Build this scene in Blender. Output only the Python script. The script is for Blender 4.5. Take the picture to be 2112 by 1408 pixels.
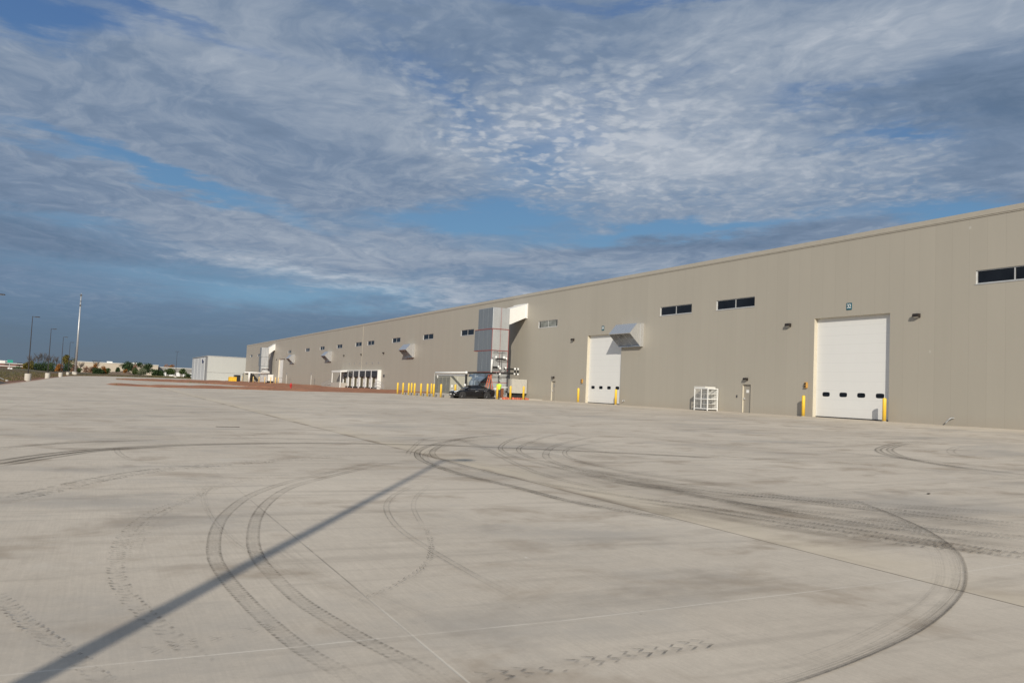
import bpy, bmesh, math, random
from mathutils import Vector, Matrix, noise as mnoise
R = math.radians
random.seed(7)
for o in list(bpy.data.objects):
    bpy.data.objects.remove(o)
scn = bpy.context.scene
COL = scn.collection

# ---------------------------------------------------------------- camera
EYE = 1.6
YAW, PITCH, ROLL = 0.46127364, 0.05949298, 0.04426826
FPX = 1705.0
_fw = Vector((math.sin(YAW)*math.cos(PITCH), math.cos(YAW)*math.cos(PITCH), math.sin(PITCH)))
_r0 = Vector((math.cos(YAW), -math.sin(YAW), 0)); _u0 = _r0.cross(_fw)
_r = math.cos(ROLL)*_r0 + math.sin(ROLL)*_u0
_u = -math.sin(ROLL)*_r0 + math.cos(ROLL)*_u0
cam_d = bpy.data.cameras.new("camera"); cam = bpy.data.objects.new("camera", cam_d); COL.objects.link(cam)
cam.matrix_world = Matrix(((_r.x, _u.x, -_fw.x, 0), (_r.y, _u.y, -_fw.y, 0), (_r.z, _u.z, -_fw.z, EYE), (0, 0, 0, 1)))
cam_d.sensor_fit = 'HORIZONTAL'; cam_d.sensor_width = 36.0; cam_d.lens = FPX/2112*36.0
cam_d.clip_start = 0.1; cam_d.clip_end = 6000
scn.camera = cam
scn.render.resolution_x = 1024; scn.render.resolution_y = 682

def ray(px, py):
    return _r*((px-1056)/FPX) - _u*((py-704)/FPX) + _fw
def atY(px, py, y):           # point on the cross-street plane at distance y
    d = ray(px, py); t = y/d.y; return Vector((d.x*t, y, EYE+d.z*t))

# ---------------------------------------------------------------- sun, sky, exposure
SUN_AZ = 30.5; SUN_EL = 25.5      # shadows run 30.5 degrees off the wall line
to_sun = Vector((-math.sin(R(SUN_AZ))*math.cos(R(SUN_EL)), -math.cos(R(SUN_AZ))*math.cos(R(SUN_EL)), math.sin(R(SUN_EL))))
sl = bpy.data.lights.new("sun", 'SUN'); sl.energy = 4.2; sl.angle = R(0.55); sl.color = (1.0, 0.925, 0.80)
so = bpy.data.objects.new("sun", sl); COL.objects.link(so)
so.rotation_euler = to_sun.to_track_quat('Z', 'Y').to_euler()

scn.view_settings.view_transform = 'Standard'; scn.view_settings.look = 'None'
scn.view_settings.exposure = 0.0; scn.view_settings.gamma = 1.0
try: scn.cycles.transparent_max_bounces = 32
except Exception: pass

class NT:
    """small helper for writing node graphs as expressions"""
    def __init__(s, tree): s.t = tree; s.n = tree.nodes; s.l = tree.links
    def put(s, sock, v):
        if v is None: return
        if isinstance(v, bpy.types.NodeSocket): s.l.new(v, sock)
        elif isinstance(v, (tuple, list)) and len(v) == 3 and sock.type == 'RGBA': sock.default_value = (*v, 1)
        else: sock.default_value = v
    def m(s, op, a, b=None, c=None, clamp=False):
        n = s.n.new('ShaderNodeMath'); n.operation = op; n.use_clamp = clamp
        s.put(n.inputs[0], a)
        if b is not None: s.put(n.inputs[1], b)
        if c is not None: s.put(n.inputs[2], c)
        return n.outputs[0]
    def add(s, a, b): return s.m('ADD', a, b)
    def sub(s, a, b): return s.m('SUBTRACT', a, b)
    def mul(s, a, b): return s.m('MULTIPLY', a, b)
    def ss(s, v, a, b, lo=0.0, hi=1.0):
        n = s.n.new('ShaderNodeMapRange'); n.interpolation_type = 'SMOOTHSTEP'; n.clamp = True
        for i, q in enumerate((v, a, b, lo, hi)): s.put(n.inputs[i], q)
        return n.outputs[0]
    def lin(s, v, a, b, lo=0.0, hi=1.0):
        n = s.n.new('ShaderNodeMapRange'); n.clamp = True
        for i, q in enumerate((v, a, b, lo, hi)): s.put(n.inputs[i], q)
        return n.outputs[0]
    def mix(s, f, a, b, mode='MIX'):
        n = s.n.new('ShaderNodeMix'); n.data_type = 'RGBA'; n.blend_type = mode
        s.put(n.inputs[0], f); s.put(n.inputs[6], a); s.put(n.inputs[7], b); return n.outputs[2]
    def noise(s, vec, scale, detail=3.0, rough=0.5, dist=0.0, dim='3D'):
        n = s.n.new('ShaderNodeTexNoise'); n.noise_dimensions = dim
        if vec is not None: s.put(n.inputs['Vector'], vec)
        n.inputs['Scale'].default_value = scale; n.inputs['Detail'].default_value = detail
        n.inputs['Roughness'].default_value = rough; n.inputs['Distortion'].default_value = dist
        return n.outputs[0]
    def voro(s, vec, scale, feature='F1', rnd=1.0, smooth=None):
        n = s.n.new('ShaderNodeTexVoronoi'); n.feature = feature
        if vec is not None: s.put(n.inputs['Vector'], vec)
        n.inputs['Scale'].default_value = scale; n.inputs['Randomness'].default_value = rnd
        if smooth is not None and 'Smoothness' in n.inputs: n.inputs['Smoothness'].default_value = smooth
        return n.outputs['Distance']
    def xyz(s, v):
        n = s.n.new('ShaderNodeSeparateXYZ'); s.put(n.inputs[0], v); return n.outputs
    def vec(s, x, y, z):
        n = s.n.new('ShaderNodeCombineXYZ'); s.put(n.inputs[0], x); s.put(n.inputs[1], y); s.put(n.inputs[2], z); return n.outputs[0]
    def vm(s, op, a, b):
        n = s.n.new('ShaderNodeVectorMath'); n.operation = op; s.put(n.inputs[0], a); s.put(n.inputs[1], b); return n.outputs[0]
    def pos(s): return s.n.new('ShaderNodeNewGeometry').outputs['Position']
    def white(s, v):
        n = s.n.new('ShaderNodeTexWhiteNoise'); n.noise_dimensions = '3D'; s.put(n.inputs['Vector'], v); return n.outputs['Value']
    def bump(s, h, strength=0.3, dist=0.02):
        n = s.n.new('ShaderNodeBump'); n.inputs['Strength'].default_value = strength; n.inputs['Distance'].default_value = dist
        s.put(n.inputs['Height'], h); return n.outputs[0]

def srgb(r, g, b):
    f = lambda c: c/12.92 if c <= 0.04045 else ((c+0.055)/1.055)**2.4
    return (f(r/255), f(g/255), f(b/255))

def build_world():
    w = bpy.data.worlds.new("World"); scn.world = w; w.use_nodes = True
    t = w.node_tree; t.nodes.clear(); N = NT(t)
    out = t.nodes.new('ShaderNodeOutputWorld'); bg = t.nodes.new('ShaderNodeBackground')
    t.links.new(bg.outputs[0], out.inputs[0])
    sky = t.nodes.new('ShaderNodeTexSky'); sky.sky_type = 'NISHITA'; sky.sun_disc = False
    sky.sun_elevation = R(SUN_EL); sky.sun_rotation = R(180+SUN_AZ); sky.air_density = 1.0; sky.dust_density = 0.6; sky.ozone_density = 2.0
    SK = 0.085
    nish = N.mix(1.0, sky.outputs[0], (SK, SK, SK), 'MULTIPLY')
    tc = t.nodes.new('ShaderNodeTexCoord').outputs['Generated']
    d = N.xyz(tc); dx, dy, dz = d[0], d[1], d[2]
    el = N.m('ARCSINE', dz); az = N.m('ARCTAN2', dx, dy)
    zc = N.add(N.m('MAXIMUM', dz, 0.0), 0.07)
    u = N.m('DIVIDE', dx, zc); v = N.m('DIVIDE', dy, zc)
    P = N.vec(u, v, 0.0)
    Pa = N.vec(N.mul(az, 3.0), N.mul(el, 14.0), 0.0)      # layered coordinates towards the horizon
    wA = N.sub(N.noise(Pa, 1.6, 6, 0.62), 0.5); wB = N.sub(N.noise(N.vm('ADD', Pa, (3.0, 8.0, 0)), 2.2, 6, 0.62), 0.5)
    azw = N.add(az, N.mul(wA, 0.22)); elw = N.add(el, N.mul(wB, 0.075))
    def blob(px, py, sx, sy, rot=0.0):
        q = ray(px, py).normalized(); a0 = math.atan2(q.x, q.y); e0 = math.asin(q.z)
        A = N.sub(azw, a0); E = N.sub(elw, e0)
        if rot:
            c, s_ = math.cos(R(rot)), math.sin(R(rot))
            A, E = N.add(N.mul(A, c), N.mul(E, s_)), N.sub(N.mul(E, c), N.mul(A, s_))
        A = N.m('DIVIDE', A, sx/FPX); E = N.m('DIVIDE', E, sy/FPX)
        r2 = N.add(N.mul(A, A), N.mul(E, E))
        return N.m('EXPONENT', N.mul(r2, -0.5))
    def total(lst):
        s = None
        for *b, wgt in lst:
            x = N.mul(blob(*b), wgt); s = x if s is None else N.add(s, x)
        return s
    # cloud sheet, drawn on a plane overhead so it foreshortens like a real one
    def off(v, x, y): return N.vm('ADD', v, (x, y, 0))
    w1 = N.sub(N.noise(P, 1.1, 4, 0.55), 0.5); w2 = N.sub(N.noise(off(P, 7.3, 1.1), 1.1, 4, 0.55), 0.5)
    Pw = N.vm('ADD', P, N.vec(N.mul(w1, 0.9), N.mul(w2, 0.9), 0.0))
    big = N.sub(N.noise(off(Pw, 4.0, 2.0), 0.9, 4, 0.5), 0.5)
    mid = N.sub(N.noise(N.vm('MULTIPLY', Pw, (1.0, 0.75, 1)), 3.2, 6, 0.6), 0.5)
    fine = N.sub(N.noise(N.vm('MULTIPLY', Pw, (1.0, 0.7, 1)), 10.0, 6, 0.62), 0.5)
    fib = N.sub(N.noise(N.vm('ADD', Pa, N.vec(0.0, N.mul(az, -0.9), 0.0)), 1.5, 8, 0.6, 0.5), 0.5)
    # mackerel cells
    j1 = N.sub(N.noise(P, 9.0, 3, 0.6), 0.5); j2 = N.sub(N.noise(off(P, 3, 9), 9.0, 3, 0.6), 0.5)
    Pc = N.vm('ADD', P, N.vec(N.mul(j1, 0.14), N.mul(j2, 0.14), 0.0))
    cell = N.voro(N.vm('MULTIPLY', Pc, (1.0, 0.85, 1)), 23.0, 'SMOOTH_F1', 1.0, 0.8)
    puff = N.ss(N.add(cell, N.mul(N.sub(N.noise(P, 34, 5, 0.65), 0.5), 0.55)), 0.12, 0.60, 1.0, 0.0)
    cellw = total([(1140, 250, 200, 110, 0, 1.0), (900, 190, 150, 60, -25, .7), (1700, 240, 150, 70, 0, .5), (1450, 410, 300, 40, 0, .5), (1880, 350, 110, 70, 0, .55), (1300, 150, 200, 60, 0, .4)])
    cellw = N.m('MINIMUM', cellw, 1.0)
    gap = total([(30, 22, 120, 30, 0, 1.5), (300, 25, 200, 13, -8, .85), (985, 455, 160, 19, 3, 1.3), (1440, 470, 190, 11, 5, 1.0), (1180, 500, 260, 14, 4, .5),
                 (300, 352, 240, 12, -12, 1.15), (110, 322, 120, 8, -6, .7), (200, 452, 70, 10, 0, .5), (1130, 330, 110, 50, 30, .40), (900, 200, 130, 26, -28, .28), (1730, 190, 80, 10, 0, .45),
                 (1950, 440, 70, 22, 0, 1.0), (1820, 290, 80, 10, 0, .6), (1400, 4, 500, 10, 0, .7), (650, 12, 160, 10, 0, .25), (1100, 570, 420, 16, 2, .35), (560, 610, 340, 20, 2, .55), (150, 470, 260, 20, -4, .35), (330, 560, 360, 22, -2, .40)])
    cover = N.add(1.0, N.mul(big, 0.45)); cover = N.add(cover, N.mul(mid, 0.42)); cover = N.add(cover, N.mul(fib, 0.40)); cover = N.add(cover, N.mul(fine, 0.22))
    cover = N.sub(cover, N.mul(gap, N.add(0.78, N.mul(mid, 0.9))))
    cover = N.sub(cover, N.mul(cellw, N.mul(N.sub(1.0, puff), 0.27)))
    cover = N.ss(cover, 0.08, 0.95)
    bright = total([(1400, 320, 420, 100, -3, .42), (1120, 290, 150, 80, 0, .06), (430, 410, 310, 50, -7, .12), (560, 505, 300, 26, -4, .16), (500, 150, 500, 90, -8, .08), (1500, 230, 350, 70, 0, .10), (1180, 530, 230, 14, 3, .16),
                    (640, 556, 170, 9, -4, .50), (770, 604, 110, 6, -4, .55), (480, 585, 160, 6, -4, .3), (1000, 600, 160, 7, 2, .25), (1230, 562, 120, 10, 0, .22), (1500, 90, 330, 60, 0, .22), (2000, 60, 200, 36, 0, .24), (520, 120, 380, 60, -8, .10), (800, 30, 300, 40, 0, .06),
                    (1970, 205, 170, 44, 5, -.40), (1120, 95, 240, 50, 0, -.20), (1430, 505, 260, 14, 6, -.36), (60, 480, 170, 60, 0, -.22), (1100, 575, 200, 12, 0, -.12),
                    (2080, 330, 60, 60, 0, -.18), (520, 230, 300, 22, -16, -.14), (1020, 170, 120, 40, 0, -.04), (330, 540, 300, 14, -4, -.10)])
    b = N.add(0.40, bright)
    b = N.add(b, N.mul(big, 0.28)); b = N.add(b, N.mul(mid, 0.42)); b = N.add(b, N.mul(fine, 0.75)); b = N.add(b, N.mul(fib, 0.24))
    b = N.add(b, N.mul(cellw, N.mul(N.sub(puff, 0.5), 0.20)))
    ramp = t.nodes.new('ShaderNodeValToRGB'); N.put(ramp.inputs[0], b)
    cr = ramp.color_ramp
    cr.elements[0].position = 0.0; cr.elements[0].color = (*srgb(97, 117, 142), 1)
    cr.elements[1].position = 1.0; cr.elements[1].color = (*srgb(184, 191, 201), 1)
    e = cr.elements.new(0.4); e.color = (*srgb(120, 138, 162), 1)
    e = cr.elements.new(0.72); e.color = (*srgb(153, 165, 181), 1)
    ef = N.add(el, N.mul(fib, 0.06))
    slate = N.mix(N.ss(ef, 0.0, 0.13), srgb(100, 116, 132), srgb(92, 126, 157))
    cl = N.mix(N.ss(ef, 0.025, 0.14), slate, ramp.outputs[0])
    cl = N.mix(N.mul(N.mul(N.ss(b, 0.46, 0.72), N.ss(el, 0.05, 0.13)), 0.85), cl, ramp.outputs[0])
    blue = N.mix(N.ss(el, 0.1, 0.42), srgb(98, 144, 180), srgb(74, 110, 162))
    blue = N.mix(0.2, blue, nish)
    lowc = N.ss(el, 0.015, 0.085, 1.0, 0.0)
    cov2 = N.m('MAXIMUM', cover, N.mul(lowc, 0.85))
    skyc = N.mix(cov2, blue, cl)
    # glow added to the sky round the sun, behind the photographer, to lift shadows
    n_ = t.nodes.new('ShaderNodeVectorMath'); n_.operation = 'DOT_PRODUCT'; N.put(n_.inputs[0], tc); n_.inputs[1].default_value = to_sun
    gl = N.m('POWER', N.m('MAXIMUM', n_.outputs['Value'], 0.0), 2.0)
    skyc = N.mix(gl, skyc, (0.36, 0.33, 0.30), 'ADD')
    N.put(bg.inputs[0], skyc); bg.inputs[1].default_value = 1.0
build_world()

# ---------------------------------------------------------------- builders
def tag(o, label=None, cat=None, group=None, kind=None):
    if label: o['label'] = label
    if cat: o['category'] = cat
    if group: o['group'] = group
    if kind: o['kind'] = kind
    return o
def thing(name, label, cat, loc=(0, 0, 0), rz=0.0, group=None):
    o = bpy.data.objects.new(name, None); o.empty_display_size = 0.2; COL.objects.link(o)
    o.location = loc; o.rotation_euler = (0, 0, rz); return tag(o, label, cat, group)

class MB:
    def __init__(s): s.v = []; s.f = []; s.uv = None
    def box(s, x0, x1, y0, y1, z0, z1):
        b = len(s.v)
        s.v += [(x, y, z) for z in (z0, z1) for y in (y0, y1) for x in (x0, x1)]
        s.f += [tuple(b+i for i in q) for q in ((0, 2, 3, 1), (4, 5, 7, 6), (0, 1, 5, 4), (2, 6, 7, 3), (0, 4, 6, 2), (1, 3, 7, 5))]
        return s
    def quad(s, *p):
        b = len(s.v); s.v += [tuple(q) for q in p]; s.f.append(tuple(range(b, b+len(p)))); return s
    def prism(s, poly, axis, a, b):
        """extrude a closed 2-D outline along an axis"""
        n = len(poly); k = len(s.v)
        def mk(p, t):
            return (t, p[0], p[1]) if axis == 'x' else (p[0], t, p[1]) if axis == 'y' else (p[0], p[1], t)
        s.v += [mk(p, a) for p in poly] + [mk(p, b) for p in poly]
        s.f.append(tuple(k+i for i in range(n))[::-1]); s.f.append(tuple(k+n+i for i in range(n)))
        for i in range(n):
            j = (i+1) % n; s.f.append((k+i, k+j, k+n+j, k+n+i))
        return s
    def tube(s, pts, rad, seg=8, caps=True):
        pts = [Vector(p) for p in pts]; rad = rad if isinstance(rad, (list, tuple)) else [rad]*len(pts)
        rings = []
        for i, p in enumerate(pts):
            a = pts[max(i-1, 0)]; c = pts[min(i+1, len(pts)-1)]; d = (c-a).normalized()
            h = Vector((0, 0, 1)) if abs(d.z) < 0.9 else Vector((1, 0, 0))
            x = d.cross(h).normalized(); y = d.cross(x).normalized()
            k = len(s.v)
            for j in range(seg):
                t = 2*math.pi*j/seg; s.v.append(tuple(p + (x*math.cos(t)+y*math.sin(t))*rad[i]))
            rings.append(k)
        for a, c in zip(rings, rings[1:]):
            for j in range(seg):
                m = (j+1) % seg; s.f.append((a+j, a+m, c+m, c+j))
        if caps:
            s.f.append(tuple(rings[0]+j for j in range(seg))[::-1]); s.f.append(tuple(rings[-1]+j for j in range(seg)))
        return s
    def lathe(s, prof, cx=0, cy=0, cz=0, seg=20):
        rings = []
        for r, z in prof:
            k = len(s.v)
            for j in range(seg):
                t = 2*math.pi*j/seg; s.v.append((cx+r*math.cos(t), cy+r*math.sin(t), cz+z))
            rings.append(k)
        for a, c in zip(rings, rings[1:]):
            for j in range(seg):
                m = (j+1) % seg; s.f.append((a+j, a+m, c+m, c+j))
        s.f.append(tuple(rings[0]+j for j in range(seg))[::-1]); s.f.append(tuple(rings[-1]+j for j in range(seg)))
        return s
    def build(s, name, mat, parent=None, smooth=False, bevel=0.0, uv=None, fix=True):
        me = bpy.data.meshes.new(name)
        off = Vector((0, 0, 0))
        if parent is not None:
            p = parent
            while p is not None: off += Vector(p.location); p = p.parent
        me.from_pydata([tuple(Vector(v)-off) if getattr(s, 'world', True) else v for v in s.v], [], s.f)
        me.update()
        if fix:
            bm = bmesh.new(); bm.from_mesh(me); bmesh.ops.recalc_face_normals(bm, faces=bm.faces); bm.to_mesh(me); bm.free()
        if uv:
            ul = me.uv_layers.new(name='UVMap')
            for li, lp in enumerate(me.loops): ul.data[li].uv = uv[lp.vertex_index]
        me.materials.append(mat)
        o = bpy.data.objects.new(name, me); COL.objects.link(o)
        if parent is not None: o.parent = parent
        if smooth:
            for p in me.polygons: p.use_smooth = True
        if bevel:
            m = o.modifiers.new('bevel', 'BEVEL'); m.width = bevel; m.segments = 2; m.limit_method = 'ANGLE'
        return o
def LMB():
    m = MB(); m.world = False; return m

def children(o): return [c for c in bpy.data.objects if c.parent == o]
def copy_tree(o, parent=None):
    c = o.copy(); COL.objects.link(c); c.parent = parent
    for ch in children(o): copy_tree(ch, c)
    return c

# ---------------------------------------------------------------- materials
def base_mat(name):
    m = bpy.data.materials.new(name); m.use_nodes = True
    return m, NT(m.node_tree), m.node_tree.nodes['Principled BSDF']
def mat(name, col, rough=0.6, metal=0.0, var=0.08, scale=3.0, bump=0.0, bscale=30, spec=0.5, coat=0.0, stretch=(1, 1, 1)):
    m, N, b = base_mat(name)
    P = N.vm('MULTIPLY', N.pos(), stretch)
    n = N.noise(P, scale, 5, 0.6)
    lo = tuple(c*(1-var) for c in col); hi = tuple(min(c*(1+var), 1) for c in col)
    N.put(b.inputs['Base Color'], N.mix(N.ss(n, 0.3, 0.7), lo, hi))
    N.put(b.inputs['Roughness'], N.lin(N.noise(P, scale*2.3, 3, 0.5), 0.3, 0.7, max(rough-0.07, 0.02), min(rough+0.07, 1)))
    b.inputs['Metallic'].default_value = metal
    b.inputs['Specular IOR Level'].default_value = spec
    if coat: b.inputs['Coat Weight'].default_value = coat; b.inputs['Coat Roughness'].default_value = 0.04
    if bump: N.put(b.inputs['Normal'], N.bump(N.noise(P, bscale, 4, 0.6), bump, 0.02))
    return m
M = {}
M['yellow'] = mat('yellow_plastic', (0.78, 0.50, 0.04), 0.42, var=0.05, scale=4)
def mat_sleeve():
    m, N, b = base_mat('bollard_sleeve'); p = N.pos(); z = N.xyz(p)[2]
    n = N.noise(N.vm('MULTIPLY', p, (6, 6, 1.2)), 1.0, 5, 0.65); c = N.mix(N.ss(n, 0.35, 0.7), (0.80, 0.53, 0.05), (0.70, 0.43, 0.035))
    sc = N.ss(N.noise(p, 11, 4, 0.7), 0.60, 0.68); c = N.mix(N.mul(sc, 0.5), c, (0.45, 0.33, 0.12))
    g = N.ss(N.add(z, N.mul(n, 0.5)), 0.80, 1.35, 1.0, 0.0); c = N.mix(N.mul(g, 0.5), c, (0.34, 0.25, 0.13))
    N.put(b.inputs['Base Color'], c); b.inputs['Roughness'].default_value = 0.45; return m
M['sleeve'] = mat_sleeve()
M['fadedyellow'] = mat('faded_yellow', (0.72, 0.52, 0.20), 0.6)
M['white'] = mat('white_paint', (0.74, 0.74, 0.72), 0.45, var=0.04)
M['offwhite'] = mat('offwhite', (0.60, 0.59, 0.55), 0.6, var=0.07, scale=1)
M['door'] = None
M['bronze'] = mat('bronze', (0.035, 0.028, 0.024), 0.45, 0.3)
M['lens'] = mat('lens', (0.75, 0.75, 0.72), 0.15, spec=0.8)
M['glass'] = mat('dark_glass', (0.010, 0.012, 0.016), 0.06, spec=0.22, var=0.3, scale=0.6)
M['alu'] = mat('aluminium', (0.55, 0.55, 0.54), 0.4, 0.35)
M['black'] = mat('black_foam', (0.018, 0.018, 0.018), 0.85, var=0.3)
M['blackgloss'] = mat('black_jacket', (0.02, 0.02, 0.022), 0.3, var=0.2)
M['rubber'] = mat('rubber', (0.022, 0.022, 0.023), 0.8)
M['beige'] = mat('beige_cabinet', (0.36, 0.35, 0.29), 0.5, var=0.04)
M['louver'] = mat('louver', (0.22, 0.215, 0.185), 0.55, var=0.05)
M['red'] = mat('red_sealant', (0.27, 0.055, 0.045), 0.65)
M['hydrant'] = mat('hydrant_red', (0.45, 0.02, 0.02), 0.4)
M['orange'] = mat('orange', (0.55, 0.13, 0.06), 0.55, var=0.15)
M['mat'] = mat('red_orange_barrier', (0.52, 0.14, 0.08), 0.7, var=0.35, scale=2.5)
M['tarp'] = mat('blue_tarp', (0.13, 0.17, 0.225), 0.45, var=0.35, scale=2.2, bump=0.8, bscale=2.5)
M['brown'] = mat('brown_cabinet', (0.20, 0.075, 0.035), 0.55)
M['concrete_pier'] = mat('pier_concrete', (0.50, 0.47, 0.41), 0.85, var=0.08, bump=0.2)
M['pole'] = mat('bronze_pole', (0.045, 0.04, 0.042), 0.4, 0.4)
M['galv'] = mat('galvanised_pole', (0.46, 0.47, 0.48), 0.45, 0.5)
M['teal'] = mat('teal_sign', (0.01, 0.10, 0.14), 0.4, var=0.03)
M['green'] = mat('green_sign', (0.01, 0.30, 0.21), 0.5)
M['brick'] = mat('red_brick', (0.17, 0.07, 0.055), 0.85, var=0.25, scale=0.5)
M['grey'] = mat('grey', (0.25, 0.25, 0.25), 0.6)
M['darkgrey'] = mat('darkgrey', (0.06, 0.06, 0.065), 0.6)
M['navy'] = mat('navy', (0.02, 0.03, 0.10), 0.5)
M['amber'] = mat('amber_case', (0.50, 0.27, 0.06), 0.55)
M['pad'] = mat('pad_concrete', (0.42, 0.39, 0.34), 0.85, var=0.07, bump=0.2)
M['rock'] = mat('rock', (0.42, 0.40, 0.36), 0.9, var=0.25, scale=6, bump=0.5)
M['skin'] = mat('skin', (0.42, 0.24, 0.17), 0.55)
M['hivis'] = mat('hivis_lime', (0.52, 0.85, 0.04), 0.6, var=0.1)
M['jeans'] = mat('work_trousers', (0.06, 0.07, 0.10), 0.8)
M['boot'] = mat('boot', (0.05, 0.035, 0.025), 0.7)
M['cap'] = mat('dark_cap', (0.02, 0.022, 0.028), 0.6)
M['carpaint'] = mat('black_car_paint', (0.008, 0.008, 0.010), 0.10, 0.0, var=0.1, coat=0.22, spec=0.3)
M['carglass'] = mat('tinted_car_glass', (0.004, 0.005, 0.006), 0.03, spec=0.9, var=0.1)
M['chrome'] = mat('chrome', (0.75, 0.75, 0.75), 0.15, 1.0)
M['rim'] = mat('dark_rim', (0.05, 0.05, 0.052), 0.4, 0.6)
M['lamp_lens'] = mat('headlamp_lens', (0.75, 0.78, 0.80), 0.08, 0.3, spec=1.0)
M['tail'] = mat('tail_lamp', (0.20, 0.01, 0.01), 0.2)
M['plasticblue'] = mat('pale_blue_wrap', (0.30, 0.36, 0.42), 0.3)
M['dockpad'] = mat('dock_side_pad', (0.10, 0.085, 0.05), 0.8, var=0.3)

def mat_panelwall(name, col, pitch=1.067, axis=1, off=0.0, bumpy=True, seam=0.90, weather=True):
    m, N, b = base_mat(name)
    p = N.pos(); x = N.xyz(p); c = x[axis]
    t = N.m('DIVIDE', N.add(c, 1000+off), pitch); idx = N.m('FLOOR', t); fr = N.m('FRACT', t)
    dist = N.mul(N.m('MINIMUM', fr, N.sub(1.0, fr)), pitch)          # metres from the seam
    sm = N.ss(dist, 0.004, 0.022, 1.0, 0.0)
    rnd = N.white(N.vec(idx, 3.0, 1.0))
    tone = N.add(0.985, N.mul(rnd, 0.03))
    Pz = N.vm('MULTIPLY', p, (1, 1, 0.12))
    tone = N.add(tone, N.mul(N.sub(N.noise(Pz, 1.3, 5, 0.6), 0.5), 0.06))
    tone = N.add(tone, N.mul(N.sub(N.noise(p, 0.12, 3, 0.5), 0.5), 0.08))
    col2 = N.mix(1.0, col, N.vec(tone, tone, tone), 'MULTIPLY')
    col2 = N.mix(N.mul(sm, 1-seam), col2, tuple(k*0.25 for k in col))
    if weather:                                                      # small pale scuffs and low dirt splash
        sp = N.voro(N.vm('MULTIPLY', p, (1, 1, 0.7)), 0.55)
        sc = N.ss(N.add(sp, N.mul(N.noise(p, 14, 2), 0.05)), 0.045, 0.075, 1.0, 0.0)
        col2 = N.mix(N.mul(sc, 0.40), col2, (0.55, 0.54, 0.50))
        col2 = N.mix(N.mul(N.ss(N.add(x[2], N.mul(N.noise(p, 1.2, 4), 0.8)), 1.0, 2.0, 1.0, 0.0), 0.22), col2, (0.33, 0.27, 0.21))
    N.put(b.inputs['Base Color'], col2)
    b.inputs['Roughness'].default_value = 0.48
    b.inputs['Specular IOR Level'].default_value = 0.18
    h = N.add(N.mul(N.sub(1.0, sm), 0.5), N.mul(N.noise(Pz, 1.1, 2, 0.4), 0.9))
    if bumpy: N.put(b.inputs['Normal'], N.bump(h, 0.22, 0.02))
    return m
M['wall'] = mat_panelwall('wall_metal_panels', (0.372, 0.345, 0.293), off=0.35)
M['cap_trim'] = mat('parapet_cap', (0.39, 0.358, 0.30), 0.45, var=0.03)
M['reveal'] = mat('door_trim', (0.55, 0.50, 0.40), 0.5, var=0.03)
M['mandoor'] = mat('mandoor_paint', (0.31, 0.285, 0.24), 0.45, var=0.02)
M['greywall'] = mat_panelwall('grey_siding', (0.44, 0.45, 0.43), pitch=3.0, axis=0, weather=False)
M['paleprecast'] = mat_panelwall('pale_precast', (0.48, 0.42, 0.34), pitch=9.0, axis=0, seam=0.8, weather=False)
M['greyprecast'] = mat_panelwall('grey_precast', (0.25, 0.24, 0.225), pitch=4.0, axis=0, seam=0.5, weather=False)

def mat_sectional():
    m, N, b = base_mat('sectional_door')
    p = N.pos(); z = N.xyz(p)[2]
    t = N.m('DIVIDE', N.sub(z, 0.74), 0.6145); fr = N.m('FRACT', t)
    d = N.mul(N.m('MINIMUM', fr, N.sub(1.0, fr)), 0.6145)
    sm = N.ss(d, 0.003, 0.014, 1.0, 0.0)
    rib = N.m('FRACT', N.mul(t, 6.0)); rb = N.ss(N.m('ABSOLUTE', N.sub(rib, 0.5)), 0.42, 0.5)
    tone = N.add(0.97, N.mul(N.noise(N.vm('MULTIPLY', p, (1, 1, 0.3)), 1.0, 4), 0.06))
    c = N.mix(1.0, (0.70, 0.70, 0.68), N.vec(tone, tone, tone), 'MULTIPLY')
    c = N.mix(N.mul(sm, 0.15), c, (0.2, 0.2, 0.2)); c = N.mix(N.mul(rb, 0.05), c, (0.3, 0.3, 0.3))
    dirt = N.ss(N.add(z, N.mul(N.noise(p, 2, 4), 0.7)), 0.95, 1.9, 1.0, 0.0)
    c = N.mix(N.mul(dirt, 0.12), c, (0.42, 0.36, 0.30))
    N.put(b.inputs['Base Color'], c); b.inputs['Roughness'].default_value = 0.5
    N.put(b.inputs['Normal'], N.bump(N.sub(1.0, sm), 0.3, 0.01))
    return m
M['door'] = mat_sectional()

def mat_metal(name, col, rough, streak=0.25, metal=0.8, bmp=0.35, spk=0.12):
    m, N, b = base_mat(name)
    p = N.pos(); s = N.noise(N.vm('MULTIPLY', p, (2.2, 2.2, 0.18)), 1.6, 5, 0.6)
    sp = N.voro(p, 9.0)
    tone = N.add(1-streak, N.mul(s, streak*2)); tone = N.add(tone, N.mul(N.sub(sp, 0.3), spk))
    N.put(b.inputs['Base Color'], N.mix(1.0, col, N.vec(tone, tone, tone), 'MULTIPLY'))
    N.put(b.inputs['Roughness'], N.add(rough-0.08, N.mul(s, 0.16)))
    b.inputs['Metallic'].default_value = metal
    N.put(b.inputs['Normal'], N.bump(N.noise(N.vm('MULTIPLY', p, (1, 1, 0.5)), 0.9, 2), bmp, 0.05))
    return m
M['duct'] = mat_metal('galvanised_duct', (0.66, 0.68, 0.69), 0.38, 0.14)
M['ductdark'] = mat_metal('duct_shade_and_trim', (0.26, 0.285, 0.305), 0.45, 0.2, 0.55)  # dark tone for the shade painted on tower sides, and far flanges
M['hood'] = mat_metal('hood_sheet', (0.66, 0.665, 0.67), 0.27, 0.03, 0.75, 0.06, 0.02)

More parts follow.
